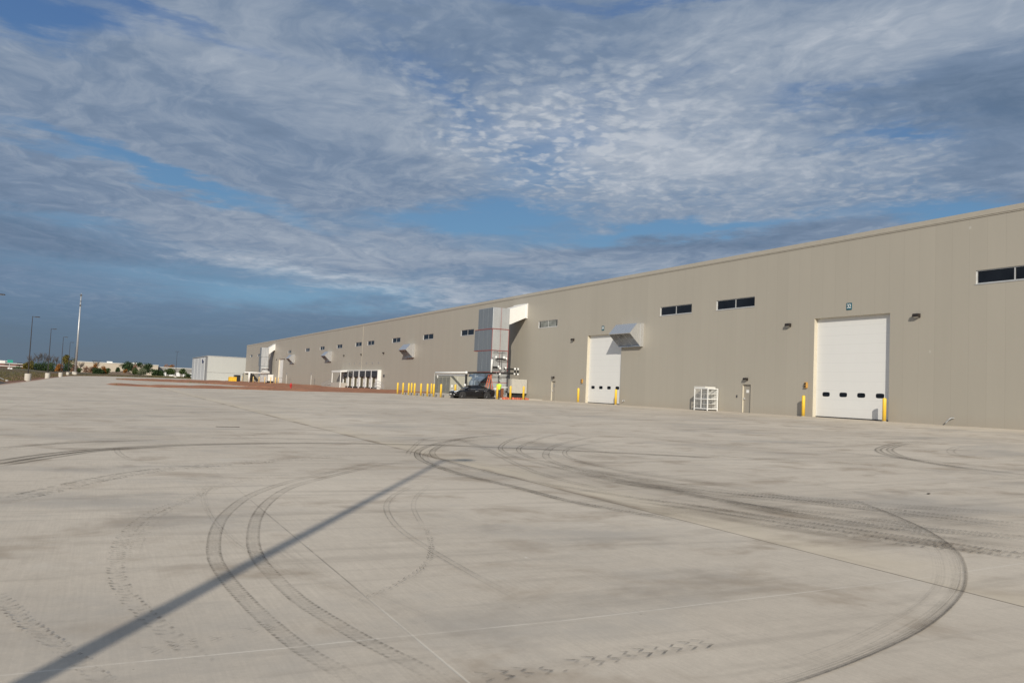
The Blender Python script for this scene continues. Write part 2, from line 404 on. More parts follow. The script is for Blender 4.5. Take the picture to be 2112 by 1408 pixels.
def mat_soil():
    m, N, b = base_mat('red_soil')
    p = N.pos()
    n1 = N.noise(p, 0.35, 5, 0.6); n2 = N.noise(p, 3.0, 6, 0.65)
    c = N.mix(N.ss(n1, 0.3, 0.7), (0.25, 0.098, 0.048), (0.36, 0.165, 0.085))
    c = N.mix(N.mul(N.ss(n2, 0.55, 0.75), 0.5), c, (0.38, 0.24, 0.15))
    g = N.ss(N.noise(N.vm('ADD', p, (50, 0, 0)), 0.25, 5, 0.7), 0.56, 0.68)
    c = N.mix(N.mul(g, 0.45), c, (0.12, 0.12, 0.05))
    N.put(b.inputs['Base Color'], c); b.inputs['Roughness'].default_value = 0.95
    N.put(b.inputs['Normal'], N.bump(n2, 0.7, 0.1))
    return m
M['soil'] = mat_soil()
def mat_field():
    m, N, b = base_mat('rough_field')
    p = N.pos(); x = N.xyz(p)
    n1 = N.noise(N.vm('MULTIPLY', p, (1, 0.35, 1)), 0.06, 5, 0.6); n2 = N.noise(p, 0.7, 6, 0.7)
    c = N.mix(N.ss(n1, 0.35, 0.65), (0.085, 0.078, 0.035), (0.12, 0.066, 0.036))
    c = N.mix(N.mul(N.ss(n2, 0.45, 0.7), 0.6), c, (0.135, 0.108, 0.055))
    edge = N.ss(N.add(x[0], N.mul(n2, 1.2)), -14.5, -10.5)             # bare red soil beside the slab
    near = N.ss(x[1], 300, 330, 1.0, 0.0)
    c = N.mix(N.mul(N.mul(edge, near), 0.85), c, (0.24, 0.11, 0.065))
    N.put(b.inputs['Base Color'], c); b.inputs['Roughness'].default_value = 0.95
    N.put(b.inputs['Normal'], N.bump(n2, 0.8, 0.15))
    return m
M['field'] = mat_field()
TRACKS = [
 ('tread',0.15,0.5,[(5.37,16.86),(4.37,15.5),(2.86,13.46),(2.02,11.96),(1.5,10.48),(1.23,9.32),(1.05,8.05),(1.02,7.24),(1.05,6.47),(1.11,5.72),(1.2,5.04),(1.31,4.6),(1.37,4.34)]),
 ('tread',0.15,0.56,[(6.13,16.88),(5.08,15.95),(3.52,13.94),(2.7,12.7),(2.14,11.33),(1.77,10.06),(1.5,8.69),(1.39,7.74),(1.39,6.95),(1.42,6.22),(1.5,5.66),(1.6,5.11),(1.72,4.63),(1.81,4.22)]),
 ('line',0.42,0.55,[(-1.52,16.32),(-1.41,16.61),(-0.75,18.05),(0.17,19.36),(1.56,20.5),(3.29,21.32),(5.86,21.85),(8.26,21.27),(10.07,19.97),(12.03,18.38),(14.26,16.26)]),
 ('line',0.35,0.45,[(-1.48,15.92),(-1.36,16.07),(-0.72,17.5),(0.17,19.12),(1.54,20.15)]),
 ('line',0.3,0.42,[(-1.67,19.47),(-0.42,21.13),(1.35,22.2)]),
 ('line',0.3,0.35,[(2.25,23.41),(3.6,23.4),(5.53,23.22),(8.72,22.1)]),
 ('knob',0.42,1,[(-1.08,11.48),(-0.96,11.71),(-0.57,12.52),(-0.01,13.69),(0.8,14.99),(1.9,15.97),(3.63,17.19),(5.51,18.42)]),
 ('knob',0.16,0.6,[(1.7,13.56),(1.33,12.04),(0.7,10.61),(0.41,9.49),(0.27,8.47),(0.23,7.45),(0.27,6.78),(0.39,6.06),(0.54,5.4),(0.64,4.95)]),
 ('knob',0.12,0.4,[(3.63,15.09),(1.96,13.38),(1.39,12.04),(0.81,10.6),(0.57,9.46),(0.41,8.44),(0.4,7.59)]),
 ('thin',0.07,0.12,[(1.61,13.11),(1.36,11.8),(1.28,10.71),(1.26,9.47),(1.3,8.35),(1.42,7.73),(1.53,7.01),(1.79,6.42)]),
 ('thin',0.15,0.3,[(0.45,19.89),(0.47,18.4),(0.72,16.87),(1.4,15.98),(2.16,15.13)]),
 ('arc',0.15,0.7,[(11.02,9.59),(10.3,8.32),(9.53,7.15),(8.77,6.27),(8.12,5.69),(7.2,5.04),(6.3,4.54),(5.41,4.14),(4.57,3.86),(3.98,3.7),(3.6,3.62),(3.19,3.56),(2.86,3.55)]),
 ('arcl',0.3,0.22,[(10.32,8.54),(9.48,7.25),(8.66,6.31),(7.89,5.65),(7.1,5.08),(6.23,4.6),(5.4,4.24),(4.54,3.93),(3.96,3.78),(3.55,3.68)]),
 ('tread',0.17,0.95,[(11.95,25.05),(10.36,23.81),(8.56,21.67),(7.36,19.75),(6.64,17.92),(6.31,16.35),(6.17,14.33),(6.32,12.48),(6.38,10.61),(6.73,9.38),(6.94,8.61)]),
 ('tread',0.17,0.65,[(12.9,25.49),(10.77,23.99),(9.11,22.15),(7.85,19.97),(7.19,18.4),(6.9,17.0),(6.9,15.17),(6.99,13.33),(7.32,11.87),(7.68,10.59),(8.27,9.4)]),
 ('thin',0.16,0.6,[(13.37,24.96),(11.78,23.26),(10.24,20.94),(9.37,19.15),(8.88,17.24),(8.69,15.09),(8.53,12.22),(8.8,10.0),(9.53,8.33)]),
 ('thin',0.16,0.55,[(15.6,26.13),(13.54,24.23),(11.65,21.87),(10.18,19.79),(9.35,17.78),(9.06,15.73),(9.21,13.19),(9.84,11.19)]),
 ('tread',0.2,0.55,[(15.36,24.1),(13.2,22.09),(11.41,20.12),(9.98,17.94),(9.28,16.34),(8.86,14.39),(8.8,12.15),(8.88,9.46),(9.17,7.63),(9.47,5.74)]),
 ('thin',0.15,0.45,[(12.23,26.03),(10.57,24.68),(8.96,23.51),(7.32,20.2),(6.47,18.16)]),
 ('thin',0.15,0.45,[(15.92,22.89),(12.67,20.64),(10.92,18.62),(9.97,16.44),(9.71,13.93),(10.15,11.81)]),
 ('thin',0.2,0.45,[(9.88,23.44),(9.24,19.93),(8.1,15.72),(7.71,13.55),(7.62,11.17)]),
 ('tread',0.45,0.6,[(8.42,12.99),(8.98,11.43),(9.79,9.99),(10.65,8.44),(11.33,6.74)]),
 ('tread',0.45,0.65,[(7.45,10.66),(7.92,9.51),(8.35,8.09),(8.72,6.9),(9.16,5.45)]),
 ('knob',0.4,0.8,[(7.91,8.42),(8.23,7.57),(8.49,6.72),(8.88,6.08),(9.3,5.53)]),
 ('tread',0.4,0.6,[(8.83,10.26),(8.82,9.0),(9.17,7.63),(9.96,6.82),(10.38,6.18)]),
 ('tread',0.45,0.5,[(8.95,15.54),(9.21,13.19),(9.61,10.93),(10.94,9.11),(12.47,7.42)]),
 ('thin',0.4,0.4,[(16.69,24.01),(17.27,19.69),(19.21,16.85),(19.6,11.68)]),
 ('thin',0.4,0.35,[(12.25,18.72),(13.88,17.71),(15.92,14.69),(17.66,12.12),(17.89,10.66)]),
 ('smear',2.6,0.55,[(7.73,10.05),(8.05,8.38),(8.4,7.34),(8.87,6.38),(9.3,5.53)]),
 ('smear',2.2,0.42,[(8.42,15.65),(8.53,12.22),(8.8,10.0),(9.35,8.61),(11.33,6.74)]),
 ('smear',3,0.38,[(8.96,23.51),(10.37,22.39),(11.29,19.64),(11.28,16.19)]),
 ('line',0.25,0.45,[(27.43,20.15),(25.58,20.12),(22.77,18.59),(21.08,17.38),(19.69,15.71),(18.77,13.52),(18.65,12.21),(18.54,11.04)]),
 ('line',0.25,0.38,[(27.3,19.48),(25.52,19.69),(23.21,18.53),(21.5,17.31),(19.63,15.28),(18.65,13.3),(18.42,11.95)]),
 ('thin',0.3,0.3,[(27.74,18.34),(25.94,18.16),(23.38,16.68),(22.06,15.29),(21.86,14.17)]),
 ('foot',0.19,0.65,[(1.99,4.22),(2.33,4.22),(2.67,4.25),(3.04,4.29),(3.43,4.32),(3.75,4.32)]),
 ('foot',0.15,0.35,[(0.35,5.25),(0.62,5.36),(0.85,5.43),(1.11,5.53)]),
 ('dots',0.07,0.6,[(3.42,8.88),(3.21,8.17),(2.95,7.47),(2.62,6.85),(2.23,6.38),(1.81,5.96)]),
 ('thin',0.1,0.4,[(4.76,12.82),(3.9,11.46),(3.44,10.36),(3.14,9.1),(3.03,8.08),(2.98,6.71),(2.98,5.76)]),
 ('thin',0.08,0.3,[(5.0,12.79),(4.25,11.42),(3.79,10.3),(3.44,9.04)]),
 ('knob',0.14,0.8,[(-0.54,6.84),(-0.38,6.3),(-0.28,5.96),(-0.08,5.42),(0.08,4.94),(0.13,4.77)]),
 ('thin',0.06,0.15,[(1.45,12.55),(1.32,11.12),(1.25,9.8),(1.29,8.74),(1.36,7.86)]),
 ('smear',0.5,0.35,[(1.59,8.16),(1.68,6.96),(1.9,6.0),(2.08,5.29)]),
 ('thin',0.25,0.3,[(-3.1,35.24),(2.22,45.5),(7.79,51.37)]),
 ('smear',1.6,0.25,[(-1.12,18.83),(1.15,22.57),(5.31,25.4),(9.67,24.52)]),
 ('smear',2.5,0.22,[(-1.43,32.48),(2.89,39.15),(11.34,42.62)]),
 ('thin',0.35,0.25,[(4.19,19.95),(6.43,19.47),(7.38,15.86),(7.54,14.0)]),
 ('tread',0.15,0.5,[(11.59,23.71),(10.1,22.61),(8.39,20.68),(7.26,18.92),(6.57,17.22),(6.25,15.75),(6.12,13.85),(6.27,12.09),(6.34,10.31),(6.68,9.13),(6.89,8.39)]),
 ('smear',1.2,0.4,[(6.32,15.95),(6.45,12.66),(6.77,10.3),(7.22,9.17)]),
 ('tread',0.3,0.45,[(10.22,19.03),(9.75,14.87),(10.12,12.18),(10.15,9.34),(10.55,7.59),(10.93,6.51)]),
 ('tread',0.3,0.5,[(8.51,14.2),(8.76,11.82),(8.92,9.6),(9.51,7.92),(10.04,5.98)]),
]

# ---------------------------------------------------------------- concrete yard material
def mat_yard():
    m, N, b = base_mat('yard_concrete')
    p = N.pos(); q = N.xyz(p); x, y = q[0], q[1]
    wob = N.mul(N.sub(N.noise(p, 1.5, 3), 0.5), 0.03)
    xs = N.m('DIVIDE', N.add(N.sub(x, 1.92), 5.08*20), 5.08); ys = N.m('DIVIDE', N.add(N.sub(y, 5.15), 5.08*20), 5.08)
    fx = N.m('FRACT', xs); fy = N.m('FRACT', ys)
    dx = N.mul(N.m('MINIMUM', fx, N.sub(1.0, fx)), 5.08); dy = N.mul(N.m('MINIMUM', fy, N.sub(1.0, fy)), 5.08)
    slab = N.white(N.vec(N.m('FLOOR', xs), N.m('FLOOR', ys), 0.5))
    n_big = N.noise(N.vm('MULTIPLY', p, (1.0, 0.55, 1)), 0.16, 4, 0.55)
    n_mid = N.noise(N.vm('MULTIPLY', p, (0.8, 1.0, 1)), 0.80, 5, 0.62, 0.4)
    n_sm = N.noise(p, 2.6, 5, 0.62)
    n_fine = N.noise(p, 34.0, 3, 0.65); n_8 = N.noise(N.vm('MULTIPLY', p, (1.0, 0.8, 1)), 8.5, 4, 0.65)
    grain = N.noise(p, 170.0, 2, 0.6)
    c = N.mix(N.ss(n_big, 0.30, 0.70), (0.480, 0.418, 0.340), (0.570, 0.502, 0.412))
    tone = N.add(0.955, N.mul(slab, 0.065))
    tone = N.add(tone, N.mul(N.sub(n_sm, 0.5), 0.22)); tone = N.add(tone, N.mul(N.sub(n_8, 0.5), 0.20)); tone = N.add(tone, N.mul(N.sub(n_fine, 0.5), 0.24)); tone = N.add(tone, N.mul(N.sub(grain, 0.5), 0.30))
    # broom finish
    br = N.noise(N.vm('MULTIPLY', p, (48.0, 1.2, 1)), 1.0, 2, 0.6)
    tone = N.add(tone, N.mul(N.sub(br, 0.5), 0.20))
    c = N.mix(1.0, c, N.vec(tone, tone, tone), 'MULTIPLY')
    # damp-looking brown and grey blotches with feathered edges
    blot = N.ss(N.add(n_mid, N.mul(N.sub(n_sm, 0.5), 0.16)), 0.50, 0.70)
    c = N.mix(N.mul(blot, 0.68), c, (0.315, 0.250, 0.182))
    blot2 = N.ss(N.add(N.noise(N.vm('ADD', N.vm('MULTIPLY', p, (0.7, 1.1, 1)), (31, 12, 0)), 0.30, 6, 0.62), N.mul(N.sub(n_sm, 0.5), 0.2)), 0.50, 0.70)
    c = N.mix(N.mul(blot2, 0.60), c, (0.335, 0.308, 0.272))
    pale = N.ss(N.noise(N.vm('ADD', p, (11, 80, 0)), 0.5, 5, 0.6), 0.58, 0.75)
    c = N.mix(N.mul(pale, 0.38), c, (0.58, 0.53, 0.455))
    # long wiping streaks left by turning lorries
    st = N.noise(N.vm('MULTIPLY', N.vm('ADD', p, N.vec(N.mul(n_big, 14.0), 0.0, 0.0)), (0.22, 2.6, 1)), 1.0, 5, 0.62)
    c = N.mix(N.mul(N.ss(st, 0.50, 0.70), 0.34), c, (0.26, 0.225, 0.185))
    # little pits and dropped grit
    pit = N.voro(p, 3.1); c = N.mix(N.mul(N.ss(N.add(pit, N.mul(n_fine, 0.03)), 0.028, 0.045, 1.0, 0.0), 0.55), c, (0.12, 0.10, 0.085))
    grit = N.voro(N.vm('ADD', p, (5, 5, 0)), 1.3); c = N.mix(N.mul(N.ss(N.add(grit, N.mul(n_fine, 0.02)), 0.022, 0.034, 1.0, 0.0), 0.8), c, (0.68, 0.66, 0.62))
    # joints: the fresh pale saw cut, the tight dark ones, and the valley gutter
    brk = N.ss(N.noise(p, 2.2, 4, 0.6), 0.36, 0.55)
    isA = N.ss(N.m('ABSOLUTE', N.sub(y, N.add(5.12, N.add(wob, N.m('MULTIPLY', N.m('MAXIMUM', N.sub(x, 3.0), 0.0), 0.055))))), 0.003, 0.013, 1.0, 0.0)
    jx = N.ss(dx, 0.003, 0.013, 1.0, 0.0)
    nearB = N.ss(N.m('ABSOLUTE', N.sub(x, 1.92)), 0.2, 0.3, 1.0, 0.0)
    paleB = N.mul(nearB, N.ss(y, 5.6, 6.6, 1.0, 0.0))
    fadeB = N.sub(1.0, N.mul(nearB, N.ss(y, 9.5, 14.0)))
    darkx = N.mul(N.mul(jx, N.sub(1.0, paleB)), N.mul(fadeB, N.add(0.18, N.mul(brk, 0.5))))
    c = N.mix(N.mul(darkx, 0.62), c, (0.075, 0.062, 0.050))
    c = N.mix(N.mul(N.mul(jx, N.mul(paleB, N.add(0.2, N.mul(brk, 0.6)))), 0.62), c, (0.62, 0.58, 0.50))
    jy = N.mul(N.ss(dy, 0.006, 0.018, 1.0, 0.0), N.ss(y, 8.0, 9.0))
    c = N.mix(N.mul(jy, 0.22), c, (0.12, 0.10, 0.08))
    c = N.mix(N.mul(isA, N.add(0.12, N.mul(brk, 0.5))), c, (0.64, 0.59, 0.51))
    dv = N.sub(x, 7.0)
    silt = N.mul(N.ss(N.add(dv, N.mul(N.sub(n_mid, 0.5), 1.6)), 0.15, 1.25, 1.0, 0.0), N.ss(dv, -0.05, 0.03))
    silt = N.mul(silt, N.add(0.35, N.mul(N.ss(N.noise(p, 0.5, 3), 0.35, 0.6), 0.65)))
    c = N.mix(N.mul(silt, 0.55), c, (0.55, 0.47, 0.35))
    mud = N.mul(N.ss(N.m('ABSOLUTE', N.add(dv, -0.02)), 0.0, 0.20, 1.0, 0.0), N.ss(N.noise(N.vm('MULTIPLY', p, (1, .5, 1)), 1.1, 4), 0.42, 0.62))
    c = N.mix(N.mul(mud, 0.62), c, (0.20, 0.15, 0.10))
    c = N.mix(N.mul(N.ss(N.m('ABSOLUTE', dv), 0.006, 0.022, 1.0, 0.0), 0.65), c, (0.10, 0.08, 0.06))
    # pale clean apron strip at the foot of the wall
    ap = N.ss(x, 38.8, 40.0); c = N.mix(N.mul(ap, 0.35), c, (0.56, 0.49, 0.39))
    # reddish dirt carried on to the far end and at the slab's left edge
    rd = N.mul(N.ss(N.add(x, N.mul(n_sm, 1.0)), -8.2, -7.2, 1.0, 0.0), 0.8)
    c = N.mix(rd, c, (0.33, 0.20, 0.13))
    N.put(b.inputs['Base Color'], c)
    N.put(b.inputs['Roughness'], N.sub(0.86, N.mul(blot, 0.12))); b.inputs['Specular IOR Level'].default_value = 0.35
    h = N.add(N.mul(n_fine, 0.5), N.add(N.mul(grain, 0.3), N.mul(br, 0.25))); h = N.sub(h, N.mul(jx, 1.0))
    N.put(b.inputs['Normal'], N.bump(h, 0.25, 0.006))
    return m
M['yard'] = mat_yard()

def mat_track(kind, strength):
    m = bpy.data.materials.new('tyre_rubber_'+kind+('_%02d' % round(strength*100))); m.use_nodes = True
    t = m.node_tree; t.nodes.clear(); N = NT(t)
    out = t.nodes.new('ShaderNodeOutputMaterial'); mx = t.nodes.new('ShaderNodeMixShader'); tr = t.nodes.new('ShaderNodeBsdfTransparent'); df = t.nodes.new('ShaderNodeBsdfDiffuse')
    uvn = t.nodes.new('ShaderNodeUVMap'); uvn.uv_map = 'UVMap'; q = N.xyz(uvn.outputs[0]); u, v = q[0], q[1]
    p = N.pos()
    a = N.m('ABSOLUTE', N.sub(v, 0.5))          # 0 centre .. 0.5 edge
    edge = N.ss(a, 0.40, 0.5, 1.0, 0.0)
    patch = N.lin(N.noise(p, 1.1, 5, 0.62), 0.34, 0.60, 0.38, 1.0)
    grit = N.lin(N.noise(p, 26, 4, 0.7), 0.36, 0.60, 0.22, 1.0)
    col = (0.10, 0.09, 0.078)
    if kind == 'tread':
        ch = N.m('FRACT', N.mul(N.add(u, N.mul(a, 0.08)), 16.0)); bars = N.ss(N.m('ABSOLUTE', N.sub(ch, 0.5)), 0.10, 0.30)
        side = N.ss(a, 0.24, 0.34); rim = N.ss(N.m('ABSOLUTE', N.sub(a, 0.40)), 0.0, 0.07, 1.0, 0.0)
        grooves = N.ss(N.m('ABSOLUTE', N.sub(N.m('FRACT', N.mul(v, 5.0)), 0.5)), 0.3, 0.5)
        al = N.add(N.mul(bars, N.add(0.16, N.mul(side, 0.55))), N.add(N.mul(rim, 0.40), N.mul(grooves, 0.10)))
        al = N.add(al, 0.12)
    elif kind == 'knob':
        ch = N.m('FRACT', N.mul(N.add(u, N.mul(a, 0.12)), 11.0)); bars = N.ss(N.m('ABSOLUTE', N.sub(ch, 0.5)), 0.15, 0.25)
        lug = N.ss(N.noise(N.vec(N.mul(u, 9.0), N.mul(v, 4.0), 0.0), 1.0, 2), 0.42, 0.56)
        al = N.mul(N.mul(N.sub(1.0, bars), lug), N.add(0.35, N.mul(N.ss(a, 0.15, 0.4), 0.65)))
    elif kind == 'thin':
        l1 = N.ss(N.m('ABSOLUTE', N.sub(a, 0.32)), 0.02, 0.13, 1.0, 0.0)
        al = N.add(N.mul(l1, 0.85), 0.14)
    elif kind == 'line':
        l1 = N.ss(N.m('ABSOLUTE', N.sub(a, 0.30)), 0.04, 0.17, 1.0, 0.0); al = N.add(N.mul(l1, 0.8), 0.22); patch = N.lin(patch, 0, 1, 0.65, 1.0); grit = N.lin(grit, 0, 1, 0.6, 1.0)
    elif kind == 'arc':
        l1 = N.ss(v, 0.70, 0.86); l2 = N.mul(N.mul(N.ss(v, 0.05, 0.6), 0.34), N.ss(N.noise(N.vec(N.mul(u, 0.3), N.mul(v, 16.0), 0.0), 1.0, 3), 0.4, 0.6))
        al = N.add(N.mul(l1, 0.50), l2); edge = N.ss(v, 0.93, 1.0, 1.0, 0.0); grit = N.add(N.mul(grit, 0.4), 0.6); patch = N.lin(patch, 0, 1, 0.6, 1.0)
    elif kind == 'arcl':
        ln = N.noise(N.vec(N.mul(u, 0.25), N.mul(v, 14.0), 0.0), 1.0, 3); al = N.ss(ln, 0.42, 0.68)
    elif kind == 'smear':
        ln = N.noise(N.vec(N.mul(u, 0.16), N.mul(v, 8.0), 0.0), 1.0, 6, 0.65)
        al = N.ss(ln, 0.36, 0.66); edge = N.ss(a, 0.10, 0.5, 1.0, 0.0); grit = N.add(N.mul(grit, 0.4), 0.5)
        patch = N.lin(N.noise(p, 0.45, 5, 0.6), 0.38, 0.62, 0.1, 1.0); col = (0.18, 0.145, 0.108)
    elif kind in ('foot', 'dots'):
        fq = 8.0 if kind == 'foot' else 9.0
        sh = N.add(u, N.mul(N.m('ABSOLUTE', N.sub(a, 0.22)), 0.30)); ch = N.m('FRACT', N.mul(sh, fq))
        w = 0.17 if kind == 'foot' else 0.22
        bars = N.ss(N.m('ABSOLUTE', N.sub(ch, 0.5)), w-0.10, w, 1.0, 0.0)
        keep = N.ss(N.noise(N.vec(N.mul(u, 3.0), N.mul(v, 1.5), 3.0), 1.0, 2), 0.40, 0.55)
        al = N.mul(N.mul(bars, keep), N.ss(a, 0.02, 0.10)); patch = 1.0
    al = N.mul(N.mul(al, edge), N.mul(patch, grit))
    # trail fades in and out at its ends
    uv2 = t.nodes.new('ShaderNodeUVMap'); uv2.uv_map = 'EndMap'; e = N.xyz(uv2.outputs[0])[0]
    al = N.mul(al, e)
    al = N.m('MULTIPLY', al, strength, clamp=True)
    df.inputs[0].default_value = (*col, 1)
    N.put(mx.inputs[0], al); t.links.new(tr.outputs[0], mx.inputs[1]); t.links.new(df.outputs[0], mx.inputs[2]); t.links.new(mx.outputs[0], out.inputs[0])
    return m

# ---------------------------------------------------------------- ground heights
def interp(v, xs, ys):
    if v <= xs[0]: return ys[0]
    for i in range(1, len(xs)):
        if v <= xs[i]:
            t = (v-xs[i-1])/(xs[i]-xs[i-1]); return ys[i-1]+t*(ys[i]-ys[i-1])
    return ys[-1]
def gz(x, y):
    gx = 0 if x < 7 else min(0.02*(x-7), 0.74)
    return max(gx, interp(y, [150, 275, 500], [0, 0.35, 1.35]))
XS = [-8.72, -6, -3, 0, 3, 7, 10, 15, 20, 25, 30, 35, 40, 44.6]
YS = [-60, -30, -10, 0, 10, 20, 35, 50, 70, 95, 120, 150, 165, 180, 200, 225, 250, 275, 287, 300, 312, 325, 345]
m = MB()
def left_edge(y): return -8.72 if y < 180 else interp(y, [180, 265, 305, 345], [-8.6, -6.6, 3.0, 27.0])
for y in YS:
    le = left_edge(y)
    for x in XS:
        xx = max(x, le) if x < 40 else x
        m.v.append((xx if x > XS[0] else le, y, gz(max(x, le), y)))
nx = len(XS)
for j in range(len(YS)-1):
    for i in range(nx-1):
        m.f.append((j*nx+i, j*nx+i+1, (j+1)*nx+i+1, (j+1)*nx+i))
yard = m.build('concrete_yard', M['yard'], fix=False); tag(yard, 'large pale concrete yard crossed by joints and curved tyre marks', kind='structure')

# field around and beyond, one sheet to the horizon
def fz(x, y):
    n = mnoise.noise(Vector((x*0.03, y*0.03, 0)))*0.25 + mnoise.noise(Vector((x*0.15, y*0.15, 3)))*0.12
    left = max(0.0, min(1.0, (-11-x)/16.0))*max(0.0, min(1.0, (y-70)/110.0))*max(0, min(1, (420-y)/60))
    inside = (x > left_edge(y)-1.0 and x < 46 and y < 345)
    if inside: return gz(max(x, left_edge(y)), y) - 0.35
    e = max(0.0, min(1.0, (left_edge(y)-x)/3.0)) if y < 345 and x < 40 else 1.0
    return gz(max(x, -8), y) + e*(0.06 + n*0.6) - 0.05 + left*1.15
FX = [-2500, -900, -400, -220, -140, -100, -80, -65, -54, -46, -40, -35, -31, -28, -25, -22, -20, -18, -16, -14.5, -13, -12, -11, -10, -9.3, -8.75, -8.2, -4, 0, 4, 8, 12, 16, 20, 24, 28, 33, 40, 47, 60, 80, 120, 200, 400, 900, 2500]
FY = [-400, -120, -60, -20, 0, 10, 20, 30, 40, 50, 60, 68, 76, 84, 92, 100, 108, 116, 124, 132, 140, 150, 160, 170, 180, 192, 205, 220, 235, 250, 262, 275, 285, 292, 299, 305, 312, 320, 330, 340, 350, 365, 380, 400, 425, 450, 480, 520, 600, 800, 1200, 2200, 4500]
m = MB()
for y in FY:
    for x in FX:
        m.v.append((x, y, fz(x, y) if y < 600 else 1.3))
nx = len(FX)
for j in range(len(FY)-1):
    for i in range(nx-1): m.f.append((j*nx+i, j*nx+i+1, (j+1)*nx+i+1, (j+1)*nx+i))
tag(m.build('ground', M['field'], fix=False, smooth=True), 'rough brown and olive field around the yard', kind='structure')

# bare red soil: the long island, and the verge in front of the building
def soil(name, cols, label, amp):
    m = MB(); NYD = 26
    xs = []; x = cols[0][0]
    while x < cols[-1][0]: xs.append(x); x += 0.7
    xs.append(cols[-1][0])
    for x in xs:
        y0 = interp(x, [c[0] for c in cols], [c[1] for c in cols]) + mnoise.noise(Vector((x*0.5, 1, 0)))*0.7
        y1 = interp(x, [c[0] for c in cols], [c[2] for c in cols]) + mnoise.noise(Vector((x*0.5, 9, 0)))*0.7
        for k in range(NYD+1):
            t = k/NYD; t = t*t*(3-2*t) if False else t
            y = y0+(y1-y0)*t; dd = min(y-y0, y1-y)
            ex = min(1.0, max(0.0, (x-cols[0][0]+0.15)/2.2))
            tp = min(1.0, dd/1.6)*ex; tp = tp*(2-tp)
            nn = 0.55+0.9*mnoise.noise(Vector((x*0.25, y*0.12, 5)))+0.35*mnoise.noise(Vector((x*0.9, y*0.5, 2)))
            m.v.append((x, y, gz(x, y)-0.03 + tp*(0.06+amp*max(nn, 0.1))))
    n = NYD+1
    for i in range(len(xs)-1):
        for k in range(NYD): m.f.append((i*n+k, (i+1)*n+k, (i+1)*n+k+1, i*n+k+1))
    return tag(m.build(name, M['soil'], fix=False, smooth=True), label, kind='structure')
soil('soil_island', [(1.0, 126, 131), (2.0, 119.5, 137), (10, 116, 141), (18.5, 114.5, 137), (24.3, 107, 133)], 'long bare red soil island on the concrete', 0.16)
soil('soil_strip', [(3.7, 209, 227), (8, 206, 240), (15, 202, 262), (19, 192, 275), (22, 170, 282), (24.0, 134, 288), (24.3, 107.5, 288), (30, 105, 290), (34.4, 102, 293), (40, 101, 294), (43.97, 100.5, 294)], 'bare red soil verge along the far half of the warehouse', 0.22)

# ---------------------------------------------------------------- tyre marks on the slab
def catmull(pts, step=0.25):
    P = [Vector((a, b, 0)) for a, b in pts]; out = []
    for i in range(len(P)-1):
        p0 = P[max(i-1, 0)]; p1 = P[i]; p2 = P[i+1]; p3 = P[min(i+2, len(P)-1)]
        n = max(2, int((p2-p1).length/step))
        for k in range(n):
            t = k/n
            out.append(0.5*((2*p1)+(p2-p0)*t+(2*p0-5*p1+4*p2-p3)*t*t+(-p0+3*p1-3*p2+p3)*t**3))
    out.append(P[-1]); return out
_tm = {}
def tyre_marks():
    for idx, (kind, w, s, pts) in enumerate(TRACKS):
        key = (kind, round(s, 2))
        if key not in _tm: _tm[key] = mat_track(kind, s)
        C = catmull(pts)
        m = MB(); uv = []; ends = []; L = 0; tot = sum((C[i+1]-C[i]).length for i in range(len(C)-1))
        zoff = 0.004+0.0005*idx
        for i, c in enumerate(C):
            if i: L += (c-C[i-1]).length
            d = (C[min(i+1, len(C)-1)]-C[max(i-1, 0)]).normalized(); nrm = Vector((-d.y, d.x, 0))
            for k in range(3):
                p = c + nrm*w*(k/2-0.5); m.v.append((p.x, p.y, gz(p.x, p.y)+zoff)); uv.append((L, k/2))
                ends.append((min(1.0, min(L+0.15, tot-L+0.15)/min(1.2, tot*0.15)), 0))
        for i in range(len(C)-1):
            for k in range(2): m.f.append((i*3+k, (i+1)*3+k, (i+1)*3+k+1, i*3+k+1))
        o = m.build('tyre_mark', _tm[key], yard, fix=False, uv=uv)
        ul = o.data.uv_layers.new(name='EndMap')
        for li, lp in enumerate(o.data.loops): ul.data[li].uv = ends[lp.vertex_index]
tyre_marks()

# ---------------------------------------------------------------- the long warehouse
WX = 44.0; WZ = 12.92; WY0, WY1 = -18.0, 288.5
wh = thing('warehouse', 'very long tan metal panel warehouse with a row of high windows', 'building', (WX, WY0, 0))
wins = [(25.6, 29.96), (47.6, 51.94), (55.03, 59.38), (77.69, 81.99), (99.98, 104.34), (114.8, 119.1), (129.8, 134.05), (144.2, 148.4), (152.2, 156.4), (166.1, 170.3), (180.9, 185.1), (195.3, 199.5), (216.0, 220.2), (262.0, 266.2), (276.2, 280.4)]
WZ0, WZ1 = 8.77, 9.54
odoors = [(35.60, 41.70, 7.50), (65.25, 71.35, 7.50), (225.5, 231.6, 7.46)]
mdoors = [(47.72, 48.68, 2.90), (77.5, 78.46, 2.88)]
holes = [(a, b, WZ0, WZ1) for a, b in wins] + [(a, b, -1, z) for a, b, z in odoors] + [(a, b, -1, z) for a, b, z in mdoors]
ybr = sorted({WY0, WY1} | {h[0] for h in holes} | {h[1] for h in holes}); zbr = sorted({-0.6, WZ-0.30} | {h[2] for h in holes if h[2] > -0.6} | {h[3] for h in holes})
m = MB()
for a, b in zip(ybr, ybr[1:]):
    cy = (a+b)/2
    for c, d in zip(zbr, zbr[1:]):
        cz = (c+d)/2
        if any(h[0] < cy < h[1] and h[2] < cz < h[3] for h in holes): continue
        m.quad((WX, b, c), (WX, a, c), (WX, a, d), (WX, b, d))
m.quad((WX, WY1, -.6), (WX+120, WY1, -.6), (WX+120, WY1, WZ-.3), (WX, WY1, WZ-.3))
m.quad((WX, WY0, -.6), (WX+120, WY0, -.6), (WX+120, WY0, WZ-.3), (WX, WY0, WZ-.3))
